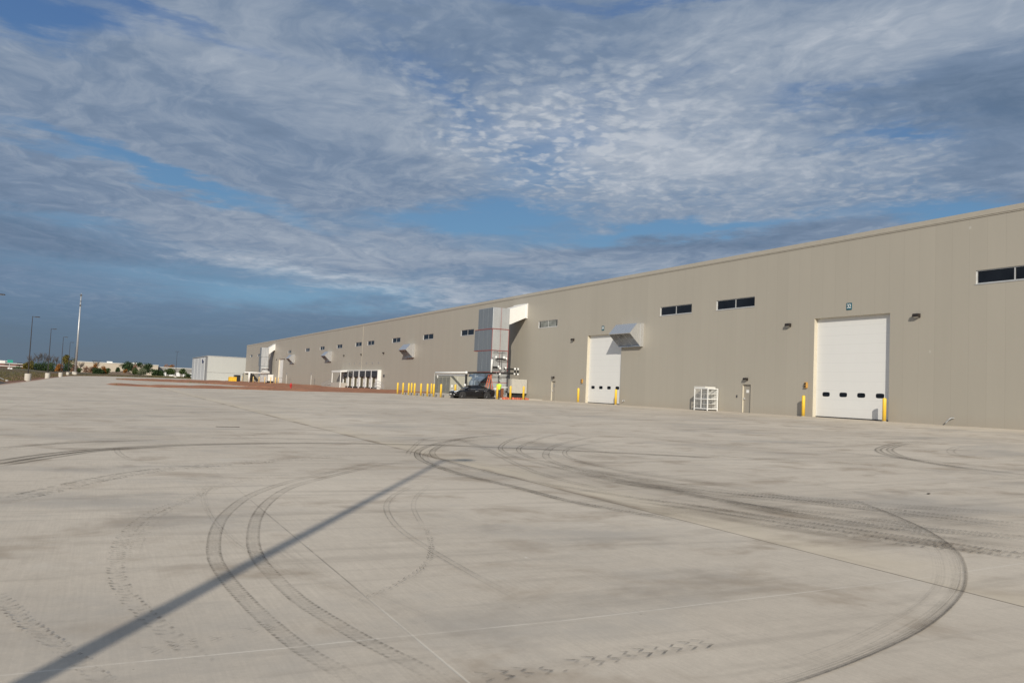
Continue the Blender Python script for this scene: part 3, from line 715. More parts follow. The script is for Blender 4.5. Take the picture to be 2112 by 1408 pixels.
m.quad((WX+120, WY0, -.6), (WX+120, WY1, -.6), (WX+120, WY1, WZ-.3), (WX+120, WY0, WZ-.3))
m.build('wall', M['wall'], wh, fix=False)
m = MB(); m.box(WX-0.06, WX+120.06, WY0-0.06, WY1+0.06, WZ-0.30, WZ); m.box(WX-0.035, WX, WY0, WY1, WZ-0.37, WZ-0.303)
m.build('roof', M['cap_trim'], wh)
m = MB(); m.box(WX-0.05, WX, 151.42, 151.52, 4.2, WZ-0.38); m.build('downpipe', M['cap_trim'], wh)
for a, b in wins:
    m = MB(); x1 = WX+0.14
    for (y0, y1, z0, z1) in ((a, b, WZ0, WZ0+.055), (a, b, WZ1-.055, WZ1), (a, a+.06, WZ0+.055, WZ1-.055), (b-.06, b, WZ0+.055, WZ1-.055), ((a+b)/2-.035, (a+b)/2+.035, WZ0+.055, WZ1-.055)):
        m.box(WX+0.07, x1, y0, y1, z0, z1)
    m.box(WX-.025, WX+.068, a-.05, b+.05, WZ0-.045, WZ0-.002)      # sill flashing
    m.quad((WX, a, WZ0), (WX+.16, a, WZ0), (WX+.16, a, WZ1), (WX, a, WZ1)); m.quad((WX, b, WZ0), (WX+.16, b, WZ0), (WX+.16, b, WZ1), (WX, b, WZ1))
    m.quad((WX, a, WZ1), (WX+.16, a, WZ1), (WX+.16, b, WZ1), (WX, b, WZ1))
    fr = m.build('window', M['alu'], wh, fix=False)
    for y0, y1 in ((a+.06, (a+b)/2-.035), ((a+b)/2+.035, b-.06)):
        g = MB(); g.box(WX+.10, WX+.12, y0, y1, WZ0+.055, WZ1-.055); g.build('pane', M['glass'], fr)
    if abs(a-77.69) < .1:
        fr['label'] = 'window with pale blinds half drawn behind the glass'
        for y0, y1 in ((a+.45, (a+b)/2-.06), ((a+b)/2+.06, b-.35)):
            g = MB(); g.box(WX+.085, WX+.098, y0, y1, WZ0+.07, WZ1-.07); g.build('blind', mat('blind', (.17, .18, .165), .5, var=.3, scale=1.3), fr)
def overhead(a, b, zt, windows=True):
    zb = gz(WX, a); D = WX+0.30
    m = MB(); m.box(D, D+.05, a, b, zb-.01, zt); d = m.build('overhead_door', M['door'], wh)
    t = MB(); t.quad((WX-.0, a, zb), (D, a, zb), (D, a, zt), (WX, a, zt)); t.quad((WX, b, zb), (D, b, zb), (D, b, zt), (WX, b, zt)); t.quad((WX, a, zt), (D, a, zt), (D, b, zt), (WX, b, zt))
    t.build('jamb', M['reveal'], d, fix=False)
    if windows:
        n = 4
        for k in range(n):
            yc = b-.88-k*(b-a-1.76)/3.0; w = MB(); hw, hh = .31, .15; pts = []
            for i in range(20):
                an = 2*math.pi*i/20; cs, sn = math.cos(an), math.sin(an)
                pts.append((yc+hw*math.copysign(abs(cs)**.5, cs), 2.31+hh*math.copysign(abs(sn)**.5, sn)))
            w.prism(pts, 'x', D-.012, D+.01); w.build('door_window', M['glass'], d)
        s = MB(); s.box(D-.02, D-.001, a+.02, b-.02, zb, zb+.07); s.build('bottom_seal', M['rubber'], d)
    return d
overhead(*odoors[0]); overhead(*odoors[1]); overhead(*odoors[2])
for i, (a, b, zt) in enumerate(mdoors):
    zb = gz(WX, a); D = WX+.10
    m = MB(); m.box(D, D+.04, a+.05, b-.05, zb, zt-.05); d = m.build('entry_door', M['mandoor'], wh)
    t = MB(); t.box(WX-.03, D+.0, a, a+.05, zb, zt); t.box(WX-.03, D, b-.05, b, zb, zt); t.box(WX-.03, D, a+.05, b-.05, zt-.05, zt); t.build('door_frame', M['mandoor'], d); t = MB(); t.quad((WX-.031, b-.052, zb), (D, b-.052, zb), (D, b-.052, zt-.05), (WX-.031, b-.052, zt-.05)); t.build('sunlit_reveal', M['reveal'], d, fix=False)  # left reveal alone gets a paler sheet, sunlight put into its colour
    t = MB(); t.box(WX+.02, D-.001, b-.2, b-.13, zb+.98, zb+1.14); t.tube([(WX+.04, b-.17, zb+1.02), (WX+.04, b-.30, zb+1.02)], .012); t.build('handle', M['alu'], d)
    t = MB(); t.box(D-.012, D-.001, (a+b)/2-.14, (a+b)/2+.14, zb+1.50, zb+1.72); t.build('door_notice', M['white'] if i == 0 else M['grey'], d)

def text_mesh(s, size, depth=0.01):
    c = bpy.data.curves.new('txt', 'FONT'); c.body = s; c.size = size; c.align_x = 'CENTER'; c.align_y = 'CENTER'; c.extrude = depth; c.offset = size*0.012
    o = bpy.data.objects.new('txt', c); COL.objects.link(o); bpy.context.view_layer.update()
    me = bpy.data.meshes.new_from_object(o.evaluated_get(bpy.context.evaluated_depsgraph_get())); bpy.data.objects.remove(o); return me
for yc, zc, s, lab in ((38.76, 8.135, '32', 'teal number plate reading 32 above the nearest overhead door'), (68.57, 8.12, '34', 'teal number plate reading 34 above the middle overhead door')):
    t = thing('number_sign', lab, 'sign', (WX-.03, yc, zc), 0, 'number plates over the doors')
    m = MB(); m.box(WX-.028, WX-.002, yc-.21, yc+.21, zc-.23, zc+.23); m.build('plate', M['teal'], t)
    me = text_mesh(s, .34); me.materials.clear(); me.materials.append(M['white'])
    o = bpy.data.objects.new('numerals', me); COL.objects.link(o); o.parent = t; o.location = (-.004, 0, -.0)
    o.rotation_euler = (R(90), 0, R(-90)); o.scale = (0.95, 1.15, 0.5)

# wall lamps
def wall_lamp(y, z, label, w=.38):
    t = thing('wall_lamp', label, 'lamp', (WX, y, z), 0, 'bronze wall lamps')
    m = MB(); h = w*.62; dd = w*.72
    m.prism([(WX-.001, z-h*.5), (WX-.001, z+h*.5), (WX-dd*.85, z+h*.5), (WX-dd, z+h*.1), (WX-dd, z-h*.28)], 'y', y-w/2, y+w/2)
    m.build('housing', M['bronze'], t)
    m = MB(); m.quad((WX-dd*.9, y-w*.38, z-h*.36), (WX-.06, y-w*.38, z-h*.53), (WX-.06, y+w*.38, z-h*.53), (WX-dd*.9, y+w*.38, z-h*.36)); m.build('lens', M['lens'], t, fix=False)
wall_lamp(33.64, 7.2, 'bronze wall lamp right of overhead door 32'); wall_lamp(44.03, 7.16, 'bronze wall lamp left of overhead door 32')
wall_lamp(74.14, 7.18, 'bronze wall lamp left of overhead door 34')
wall_lamp(48.25, 3.26, 'small bronze lamp above the entry door beside the white cage', .34); wall_lamp(78.0, 3.24, 'small bronze lamp above the entry door right of the near tower', .34)
wall_lamp(138.15, 7.15, 'small distant wall lamp, rightmost above the loading docks'); wall_lamp(151.75, 7.15, 'small distant wall lamp above the middle of the loading docks')
wall_lamp(164.1, 7.18, 'small distant wall lamp, leftmost above the loading docks'); wall_lamp(223.9, 7.3, 'tiny wall lamp right of the farthest overhead door'); wall_lamp(234.6, 7.35, 'tiny wall lamp between the far tower and farthest overhead door')
for y, z, lab in ((42.28, 2.9, 'amber signal box with two dark lenses left of overhead door 32'), (72.05, 2.9, 'amber signal box left of overhead door 34')):
    t = thing('signal_box', lab, 'signal light', (WX, y, z), 0, 'amber dock signals')
    m = MB(); m.box(WX-.14, WX-.001, y-.11, y+.11, z-.20, z+.20); m.build('case', M['amber'], t, bevel=.02)
    for dz in (-.09, .09):
        m = MB(); m.tube([(WX-.15, y, z+dz), (WX-.19, y, z+dz)], .065, 14); m.build('lens', M['black'], t)
t = thing('card_reader', 'small dark card reader on the wall left of the near entry door', 'card reader', (WX, 49.25, 1.95)); m = MB(); m.box(WX-.05, WX-.001, 49.20, 49.30, 1.86, 2.04); m.build('case', M['darkgrey'], t)
t = thing('hose_spigot', 'small bent metal drain pipe low on the wall at right', 'pipe', (WX, 31.3, 1.0))
m = MB(); m.tube([(WX+.0, 31.2, 1.16), (WX-.16, 31.25, 1.16), (WX-.24, 31.33, 1.08), (WX-.30, 31.5, .86)], .035, 8); m.build('pipe', M['galv'], t)
t = thing('hose_spigot', 'small tap low on the wall right of overhead door 34', 'tap', (WX, 64.5, 1.1))
m = MB(); m.tube([(WX, 64.5, 1.16), (WX-.15, 64.5, 1.16), (WX-.2, 64.5, 1.06)], .03, 8); m.box(WX-.05, WX, 64.42, 64.58, 1.08, 1.24); m.build('pipe', M['galv'], t)

# intake hoods
def hood(yr, label):
    """yr: near (low y) face of the hood; 3.3 m wide along the wall"""
    yl = yr+3.4; t = thing('intake_hood', label, 'vent hood', (WX, yr, 6.1), 0, 'sheet metal intake hoods')
    zt, zb = 8.22, 6.12
    def X(d): return WX-d
    for y, nm in ((yr, 'side_panel'), (yl, 'side_panel')):
        m = MB(); m.prism([(X(.34), zt-.04), (X(.70), zt-.04), (X(1.50), 7.27), (X(.34), zb+.06)], 'y', y-.012, y+.012); m.build(nm, M['hood'], t)
    m = MB()
    th = .03
    m.prism([(X(.36), zt), (X(.72), zt), (X(1.52), 7.28), (X(1.50), 7.23), (X(.70), zt-.035), (X(.36), zt-.035)], 'y', yr-.02, yl+.02); m.build('top_panel', M['hood'], t)
    m = MB()
    for y0, y1, z0, z1 in ((yr-.03, yr+.05, zb, zt+.03), (yl-.05, yl+.03, zb, zt+.03), (yr+.05, yl-.05, zt-.05, zt+.03), (yr+.05, yl-.05, zb, zb+.08)): m.box(X(.34), WX-.001, y0, y1, z0, z1)
    m.build('wall_collar', M['hood'], t)
    m = MB(); m.box(X(.10), X(.06), yr+.05, yl-.05, zb+.08, zt-.05)
    for k in range(9): m.box(X(.16), X(.10), yr+.05, yl-.05, zb+.12+k*.22, zb+.17+k*.22)
    m.build('louver', M['alu'], t)
    m = MB()
    A = Vector((X(1.46), 0, 7.24)); B = Vector((X(.38), 0, zb+.08))
    for k in range(1, 3):
        y = yr+(yl-yr)*k/3; m.tube([(A.x, y, A.z), (B.x, y, B.z)],   .014, 6)
    mid = (A+B)/2; m.tube([(mid.x, yr, mid.z), (mid.x, yl, mid.z)], .014, 6); m.build('screen_bar', M['galv'], t)
hood(61.8, 'near sheet metal intake hood overlapping the corner of overhead door 34')
hood(122.6, 'second sheet metal hood, between the near tower and the loading docks'); hood(174.2, 'sheet metal hood on the wall left of the loading docks'); hood(211.4, 'farthest small hood on the wall right of the farthest door')

# ---------------------------------------------------------------- yellow bollards
def make_bollard(x, y, h, label, group, col='yellow'):
    z = gz(x, y)
    t = thing('bollard', label, 'bollard', (x, y, z), 0, group)
    r = .115; m = MB(); prof = [(r, -.05), (r, h-.06)] + [(r*math.cos(a), h-.06+.07*math.sin(a)) for a in (R(25), R(50), R(72))] + [(.01, h+.01)]
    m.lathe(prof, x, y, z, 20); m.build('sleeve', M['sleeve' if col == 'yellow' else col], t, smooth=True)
    m = MB(); m.lathe([(r+.05, -.04), (r+.045, .012), (r+.01, .02)], x, y, z, 16); m.build('footing', M['pad'], t)
    return t
g1 = 'yellow bollards guarding the overhead doors'
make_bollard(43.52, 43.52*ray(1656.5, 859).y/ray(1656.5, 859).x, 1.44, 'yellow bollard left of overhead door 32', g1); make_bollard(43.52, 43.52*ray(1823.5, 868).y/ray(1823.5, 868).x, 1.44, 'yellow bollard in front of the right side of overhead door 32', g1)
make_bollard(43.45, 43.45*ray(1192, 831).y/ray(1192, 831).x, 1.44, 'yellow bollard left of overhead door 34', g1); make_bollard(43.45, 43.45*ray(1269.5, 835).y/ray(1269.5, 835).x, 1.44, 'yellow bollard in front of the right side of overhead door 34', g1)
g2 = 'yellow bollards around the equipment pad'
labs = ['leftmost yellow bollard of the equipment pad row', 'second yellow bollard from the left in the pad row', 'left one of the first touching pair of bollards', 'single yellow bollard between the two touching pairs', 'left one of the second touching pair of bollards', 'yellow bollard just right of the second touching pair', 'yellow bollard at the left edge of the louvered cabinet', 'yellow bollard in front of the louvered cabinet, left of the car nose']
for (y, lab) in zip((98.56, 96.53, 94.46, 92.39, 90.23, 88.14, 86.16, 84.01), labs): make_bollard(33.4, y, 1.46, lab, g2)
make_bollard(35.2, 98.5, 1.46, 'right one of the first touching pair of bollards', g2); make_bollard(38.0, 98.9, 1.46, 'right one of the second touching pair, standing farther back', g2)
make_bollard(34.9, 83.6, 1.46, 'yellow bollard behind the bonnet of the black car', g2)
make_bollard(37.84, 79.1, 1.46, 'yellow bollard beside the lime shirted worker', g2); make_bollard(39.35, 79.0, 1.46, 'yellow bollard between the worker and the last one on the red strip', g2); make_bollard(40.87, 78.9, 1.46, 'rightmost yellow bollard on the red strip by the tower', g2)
g3 = 'distant yellow bollards by the far tower'
fl = ['farthest yellow bollard at the left end of the far white pipe rack', 'faded yellow bollard beside the far white riser', 'faded yellow bollard left of the far tower', 'faded yellow bollard in front of the far tower', 'faded yellow bollard right of the far tower base', 'faded yellow bollard before the far white box', 'faded yellow bollard right of the far white box']
for px, lab in zip((499, 510, 522, 534, 546, 558, 568), fl):
    d = ray(px, 788); y = 38.0*d.y/d.x; make_bollard(38.0, y, 1.75, lab, g3, 'fadedyellow')
make_bollard(43.2, 230.9, 1.6, 'faded bollard at the left side of the farthest door', g3, 'fadedyellow'); make_bollard(43.2, 226.5, 1.6, 'faded bollard at the right side of the farthest door', g3, 'fadedyellow')

# ---------------------------------------------------------------- equipment pad and near tower
m = MB(); m.box(38.9, 43.985, 80.3, 99.8, .3, .80); m.box(34.3, 38.899, 83.3, 99.8, .3, .80)
tag(m.build('equipment_pad', M['pad'], bevel=.02), 'low concrete pad under the equipment by the wall', kind='structure')
def tower(x0, x1, y, dl, dm, dt, zs, label, red=True):
    """x0..x1 near face across, dl/dm/dt depths of lower, middle, upper box, zs levels"""
    t = thing('duct_tower', label, 'duct tower', (x0, y, .8))
    z0, z1, z2, z3, z4 = zs; side = M['duct']
    def sect(nm, a, b, d, xa=x0, xb=x1):
        m = MB(); m.box(xa, xb, y, y+d, a, b); o = m.build(nm, side, t, bevel=.015)
        if nm == 'lower_section': return o
        # dark sheet painting shade and sky reflection on the yard side, panel ribs on both
        m = MB(); m.box(xa-.012, xa-.001, y+.03, y+d-.03, a+.03, b-.03); m.build('shade_sheet', M['ductdark'], o)
        n = max(2, int(d/1.2))
        for k in range(1, n):
            m = MB(); m.box(xa-.028, xa-.013, y+d*k/n-.02, y+d*k/n+.02, a+.04, b-.04)
            m.build('rib', M['ductdark'], o)
        return o
    sect('lower_section', z0, z1-.04, dl); sect('middle_lower_section', z1+.04, z2-.04, dl); sect('middle_section', z2+.04, z3-.04, dm); sect('upper_section', z3+.04, z4, dt)
    tr = M['red'] if red else M['ductdark']
    m = MB(); xc = (x0+x1)/2
    for z in (z1, z2, z3): m.box(x0-.04, x1+.02, y-.04, y+max(dm, dt)+.02, z-.032, z+.032)
    m.box(x0-.05, x1+.02, y-.04, y+dl, z1-1.17, z1-1.12) if red else None
    m.build('flange', tr, t)
    m = MB(); m.box(xc-.014, xc+.014, y-.025, y-.001, z1+.05, z4); m.box(x0-.03, x0+.02, y-.03, y-.001, z1+.05, z3-.05)
    m.box(x1-.03, x1+.022, y-.03, y-.001, z1+.05, z3-.05); m.build('seam_strip', tr, t)
    # elbow to the wall
    e = MB(); k = 12
    e.prism([(x1+.022, z4-1.85), (WX-.12, 10.12), (WX-.12, 11.68), (x1+.022, z4-.02)], 'y', y+.08, y+3.4); e.build('elbow_duct', M['whitesheet'], t)
    e = MB(); e.box(WX-.118, WX-.001, y-.05, y+3.5, 10.02, 11.78); e.build('wall_collar', M['whitesheet'], t)
    return t
M['whitesheet'] = mat_metal('bright_sheet', (0.74, 0.73, 0.70), 0.5, 0.05, 0.15)
near = tower(39.62, 41.70, 84.8, 3.8, 4.9, 4.0, (.80, 3.61, 6.08, 8.54, 10.98), 'tall stacked metal duct tower with red sealed joints by the black car')
for (a, b) in ((39.55, 84.62), (41.66, 84.62), (41.66, 88.3)): m = MB(); m.box(a, a+.12, b, b+.12, .8, 3.55); m.build('support_post', M['darkgrey'], near)
m = MB(); m.box(40.6, 40.68, 84.66, 84.72, 1.4, 3.5); m.build('support_post', M['darkgrey'], near)

# pipework: jackets black, elbows white
t = thing('pipe_run', 'black jacketed pipe crossing in front of the tower with white elbows', 'pipe', (36.3, 84, 3.4))
m = MB(); m.tube([(36.35, 84, 3.38), (39.9, 84, 3.50)], .10, 10); m.tube([(40.05, 84, 3.5), (42.1, 84, 3.57)], .10, 10); m.tube([(36.3, 84, .8), (36.3, 84, 3.2)], .13, 10)
m.tube([(41.0, 84.2, 4.05), (42.2, 84.2, 4.05)], .10, 10); m.tube([(39.5, 84.3, 4.15), (40.2, 84.3, 4.15)], .13, 10); m.tube([(40.1, 84.3, 5.12), (41.2, 84.3, 5.12)], .10, 10)
for a, b in (((42.35, 84.1, 3.98), (42.35, 84.1, 3.62)), ((42.72, 84.1, 3.98), (42.72, 84.1, 3.62)), ((42.4, 84.1, 3.5), (42.6, 84.1, 3.5)), ((42.4, 84.1, 4.1), (42.6, 84.1, 4.1))): m.tube([a, b], .10, 10)
m.build('pipe_jacket', M['black'], t, smooth=True)
m = MB()
for c, r in (((36.3, 84, 3.38), .15), ((40.35, 84.3, 4.25), .13), ((40.55, 84.3, 4.05), .13), ((42.35, 84.1, 4.08), .13), ((42.72, 84.1, 4.08), .13), ((42.72, 84.1, 3.5), .13), ((42.3, 84.1, 3.52), .11), ((40.4, 84, 3.42), .14), ((40.0, 84.3, 5.3), .14), ((41.0, 84.3, 5.3), .15), ((41.28, 84.3, 5.2), .13), ((41.2, 84.2, 4.12), .13), ((36.22, 84, 2.0), .14)):
    m.tube([(c[0], c[1], c[2]-r), (c[0], c[1], c[2]-r*.4), (c[0], c[1], c[2]+r*.4), (c[0], c[1], c[2]+r)], [r*.6, r, r, r*.6], 10)
m.build('elbow', M['white'], t, smooth=True)
m = MB(); m.tube([(40.45, 84.3, 4.2), (40.45, 84.3, 5.1)], .035, 6); m.tube([(40.7, 84.3, 4.1), (40.7, 84.3, 5.9)], .035, 6); m.tube([(39.7, 84.6, 5.85), (41.4, 84.6, 5.85)], .025, 6); m.tube([(39.9, 84.6, 5.85), (39.9, 84.6, 6.05), (40.3, 84.6, 6.05), (40.3, 84.6, 5.85)], .02, 6); m.tube([(40.9, 84.6, 5.85), (40.9, 84.6, 6.05), (41.2, 84.6, 6.05)], .02, 6)
m.build('valve_stem', M['darkgrey'], t)
m = MB(); m.tube([(39.32, 84, 3.55), (39.32, 84, 5.02), (39.5, 84.2, 5.12)], .11, 10); m.build('riser', M['white'], t, smooth=True)
t = thing('white_pipe_run', 'long white pipe above the beige cabinet, turning down at its left end', 'pipe', (36.3, 93.5, 3.4))
m = MB(); m.tube([(36.3, 84.2, 3.40), (36.3, 93.3, 3.40), (36.3, 93.5, 3.3), (36.3, 93.5, .8)], .075, 10); m.tube([(36.5, 93.0, 3.1), (36.5, 93.0, 2.7)], .1, 8); m.build('pipe', M['white'], t, smooth=True)
m = MB(); m.box(36.42, 36.5, 84.3, 93.3, 3.02, 3.22); m.build('cable_tray', M['alu'], t)

# beige equipment cabinet
t = thing('equipment_cabinet', 'beige equipment cabinet with louvered side behind the yellow bollards', 'cabinet', (36.5, 89, .8))
m = MB(); m.box(36.5, 39.2, 89.0, 93.8, 1.02, 3.02); m.build('body', M['beige'], t, bevel=.02)
m = MB(); m.box(36.45, 39.25, 88.95, 93.85, .80, 1.0); m.build('base', M['pad'], t)
for k in range(4):
    m = MB(); ya = 89.12+k*1.17
    for j in range(14): m.prism([(36.488, 1.12+j*.13), (36.44, 1.10+j*.13), (36.488, 1.22+j*.13)], 'y', ya, ya+1.02)
    m.build('louver_panel', M['louver'], t)
m = MB()
for xx in (37.4, 38.3): m.box(xx-.01, xx+.01, 88.985, 88.998, 1.06, 2.98)
m.box(36.62, 36.80, 88.95, 88.998, 1.7, 1.98); m.build('door_trim', M['white'], t)

# blue tarp tied under the tower
m = MB(); uvn = 14
for i in range(uvn+1):
    for j in range(uvn+1):
        a, b = i/uvn, j/uvn
        yy = 84.5+a*5.6; zt = 3.46-.12*math.sin(a*9); zb = 1.5+1.75*(1-a)**2.2; z = zt+(zb-zt)*b
        x = 39.35-.30*b-.14*math.sin(a*14+b*5)*b-.08*math.sin(b*11+a*3)-.8*a*b*0.6; m.v.append((x, yy, z))
for i in range(uvn):
    for j in range(uvn): m.f.append((i*(uvn+1)+j, (i+1)*(uvn+1)+j, (i+1)*(uvn+1)+j+1, i*(uvn+1)+j+1))
o = m.build('tarp', M['tarp'], smooth=True, fix=False); md = o.modifiers.new('thickness', 'SOLIDIFY'); md.thickness = .012
tag(o, 'crumpled blue tarp hanging under the near duct tower', 'tarp')
t = thing('wrapped_stand', 'thin pale upright posts standing behind the black car', 'posts', (37.1, 85.5, .8))
m = MB()
for xx, h in ((37.1, 1.6), (37.5, 2.0), (37.62, 1.9), (37.95, 2.5)): m.tube([(xx, 85.3, .8), (xx, 85.3, .8+h)], .03, 6)
m.box(37.9, 38.3, 85.25, 85.35, 3.0, 3.08); m.build('post', M['plasticblue'], t)

# A-frame step ladder
lx = atY(1009.5, 800, 82.4).x
t = thing('step_ladder', 'red fibreglass step ladder standing open beside the tower', 'ladder', (lx, 82.4, .8))
m = MB()
for s in (-1, 1): m.prism([(lx-.62*1, .80), (lx-.54, .80), (lx+.02, 3.22), (lx-.06, 3.22)], 'y', 82.4+s*.27-.025, 82.4+s*.27+.025)
m.build('front_rail', M['orange'], t)
m = MB()
for s in (-1, 1): m.prism([(lx+.40, .80), (lx+.46, .80), (lx+.05, 3.20), (lx-.01, 3.20)], 'y', 82.4+s*.24-.02, 82.4+s*.24+.02)
for k in range(3): m.box(lx+.36-.1*k, lx+.40-.1*k, 82.18, 82.62, 1.1+k*.6, 1.14+k*.6)
m.build('rear_rail', M['orange'], t)
m = MB()
for k in range(7):
    f = (k+1)/8; xx = lx-.58+.56*f; m.box(xx-.04, xx+.05, 82.15, 82.65, .8+2.42*f-.015, .8+2.42*f+.015)
m.build('step', M['alu'], t); m = MB(); m.box(lx-.14, lx+.14, 82.08, 82.72, 3.2, 3.28); m.build('top_cap', M['red'], t)

# red-orange kerb cover, pallet box, white duct box
t = MB(); n = 12
for k in range(n):
    x0 = 38.95+k*.26; t.box(x0, x0+.235, 79.75+.04*(k % 2), 80.25, .60+.02*(k % 3), .88+.03*math.sin(k*2.1))
tag(t.build('barrier_strip', M['mat'], bevel=.03), 'low worn red and orange barrier strip along the pad edge', 'barrier')
t = thing('white_intake_box', 'white corrugated metal box against the wall at the foot of the near tower', 'duct', (42, 84, 1.2))
m = MB(); M['palebox'] = mat_metal('pale_corrugated', (0.50, 0.48, 0.43), 0.5, 0.12, 0.2); m.box(41.95, 43.9, 84.0, 88.0, 1.35, 2.95); m.build('box', M['palebox'], t)
for k in range(10): m = MB(); m.box(42.0+k*.19, 42.07+k*.19, 83.965, 83.999, 1.36, 2.93); m.build('rib', M['palebox'], t)
m = MB(); m.box(42.1, 43.8, 84.3, 87.8, .8, 1.34); m.build('plinth', M['black'], t)
bx = atY(1033.5, 810, 82.2).x
t = thing('brown_tool_box', 'upright reddish brown box standing beside the worker', 'box', (bx, 82.2, .8))
m = MB(); m.box(bx-.22, bx+.22, 82.0, 82.5, .85, 1.78); m.build('body', M['brown'], t, bevel=.02)
m = MB(); m.box(bx-.24, bx+.24, 81.98, 82.52, 1.79, 1.84); m.build('lid', M['brown'], t); m = MB(); m.box(bx-.2, bx+.2, 82.02, 82.48, .80, .845); m.build('base', M['black'], t)
t = thing('hand_cart', 'small metal hand cart on the pad right of the brown box', 'cart', (bx+.7, 83, .8))
m = MB(); cx = bx+.75
for q in ((cx-.3, 83), (cx+.3, 83), (cx-.3, 83.5), (cx+.3, 83.5)): m.tube([(q[0], q[1], .85), (q[0], q[1], 1.3)], .025, 6)
m.box(cx-.34, cx+.34, 82.95, 83.55, 1.0, 1.03); m.box(cx-.34, cx+.34, 82.95, 83.55, 1.28, 1.31); m.build('frame', M['alu'], t)
t = thing('curved_duct_cover', 'small white curved cover on a stand behind the worker', 'cover', (40.3, 83.4, 1.7))
m = MB(); m.prism([(39.7, 1.62), (40.0, 1.78), (40.5, 1.88), (41.2, 1.92), (41.2, 1.99), (40.5, 1.96), (39.95, 1.86), (39.6, 1.68)], 'y', 83.5, 84.2); m.build('cover', M['white'], t); m = MB(); m.box(40.3, 40.36, 83.8, 83.86, .8, 1.72); m.build('stand', M['darkgrey'], t)

# ---------------------------------------------------------------- the worker, one continuous skinned body
def skin_obj(name, verts, edges, mt, parent, root=0, sub=1):
    me = bpy.data.meshes.new(name); me.from_pydata([v[:3] for v in verts], edges, []); me.update(); me.materials.append(mt)
    o = bpy.data.objects.new(name, me); COL.objects.link(o); o.parent = parent
    md = o.modifiers.new('skin', 'SKIN'); sv = me.skin_vertices[0].data
    for i, v in enumerate(verts):
        sv[i].radius = (v[3], v[4] if len(v) > 4 else v[3]); sv[i].use_root = (i == root)
    s = o.modifiers.new('sub', 'SUBSURF'); s.levels = sub; s.render_levels = sub
    for p in me.polygons: p.use_smooth = True
    return o
def worker(x, y, z, rz):
    t = thing('person', 'person in lime green shirt, dark cap and dark trousers working beside the tower', 'person', (x, y, z), rz)
    # local: +x right, +y ahead; slightly stooped, hands forward at waist height
    V = [(0, 0, .93, .145, .11), (0, .02, 1.08, .15, .105), (0, .07, 1.26, .17, .115), (0, .12, 1.42, .15, .10), (0, .15, 1.50, .055), (0, .19, 1.56, .06), (0, .215, 1.63, .088, .10), (0, .21, 1.71, .075, .085)]
    E = [(i, i+1) for i in range(7)]
    def chain(start, pts):
        p = start
        for q in pts: V.append(q); E.append((p, len(V)-1)); p = len(V)-1
        return p
    for s in (-1, 1):
        chain(0, [(s*.10, .0, .84, .09), (s*.115, .02, .50, .058), (s*.12, -.02+.03*s, .12, .042), (s*.12, .10+.03*s, .05, .042, .035), (s*.125, .20+.03*s, .04, .03)])
        w = chain(3, [(s*.19, .12, 1.42, .052), (s*.24, .20, 1.18, .042), (s*.19, .42, 1.08, .03), (s*.185, .46, 1.07, .036, .02), (s*.185, .50, 1.065, .036, .016)])
        for k, (dx, L) in enumerate(((-.03, .07), (-.01, .082), (.01, .078), (.03, .06))):
            chain(w, [(s*.185+dx, .505, 1.065, .009), (s*.185+dx*1.15, .505+L*.6, 1.055, .008), (s*.185+dx*1.1, .505+L, 1.03, .007)])
        chain(w-1, [(s*.185-s*.035, .48, 1.06, .010), (s*.185-s*.055, .51, 1.045, .008)])
    skin_obj('body', V, E, M['skin'], t)
    S = [(0, .0, .86, .20, .16), (0, .0, .98, .20, .16), (0, .03, 1.12, .205, .16), (0, .07, 1.27, .225, .165), (0, .12, 1.42, .215, .145), (0, .145, 1.49, .10, .09)]
    SE = [(0, 1), (1, 2), (2, 3), (3, 4), (4, 5)]
    for s in (-1, 1):
        b = len(S); S += [(s*.20, .125, 1.41, .09), (s*.235, .18, 1.24, .078)]; SE += [(4, b), (b, b+1)]
    skin_obj('shirt', S, SE, M['hivis'], t)
    P = [(0, 0, .94, .155, .12)]; PE = []
    for s in (-1, 1):
        b = len(P); P += [(s*.10, .0, .84, .105), (s*.115, .02, .50, .078), (s*.12, -.02+.03*s, .14, .062)]; PE += [(0, b), (b, b+1), (b+1, b+2)]
    skin_obj('trousers', P, PE, M['jeans'], t)
    for s in (-1, 1): skin_obj('boot', [(s*.12, -.04+.03*s, .10, .055), (s*.12, .06+.03*s, .06, .055, .045), (s*.125, .20+.03*s, .045, .045, .035)], [(0, 1), (1, 2)], M['boot'], t)
    m = LMB(); m.lathe([(.105, 0), (.108, .03), (.10, .08), (.07, .12), (.01, .135)], 0, .21, 1.66, 16); m.box(-.07, .07, .29, .40, 1.66, 1.68); m.build('cap', M['cap'], t, smooth=True)
    m = LMB(); m.lathe([(.012, 0), (.016, .02), (.01, .035)], 0, .315, 1.60, 8); m.build('nose', M['skin'], t, smooth=True)
    for s in (-1, 1):
        m = LMB(); m.lathe([(.008, -.03), (.016, 0), (.008, .03)], s*.095, .20, 1.62, 8); m.build('ear', M['skin'], t, smooth=True)
        m = LMB(); m.lathe([(.006, -.008), (.011, 0), (.006, .008)], s*.032, .302, 1.645, 8); m.build('eye', M['black'], t)
    m = LMB(); m.box(-.025, .025, .296, .302, 1.565, 1.572); m.build('mouth', M['orange'], t)
worker(atY(1028, 822, 81.6).x, 81.6, .78, R(-25))

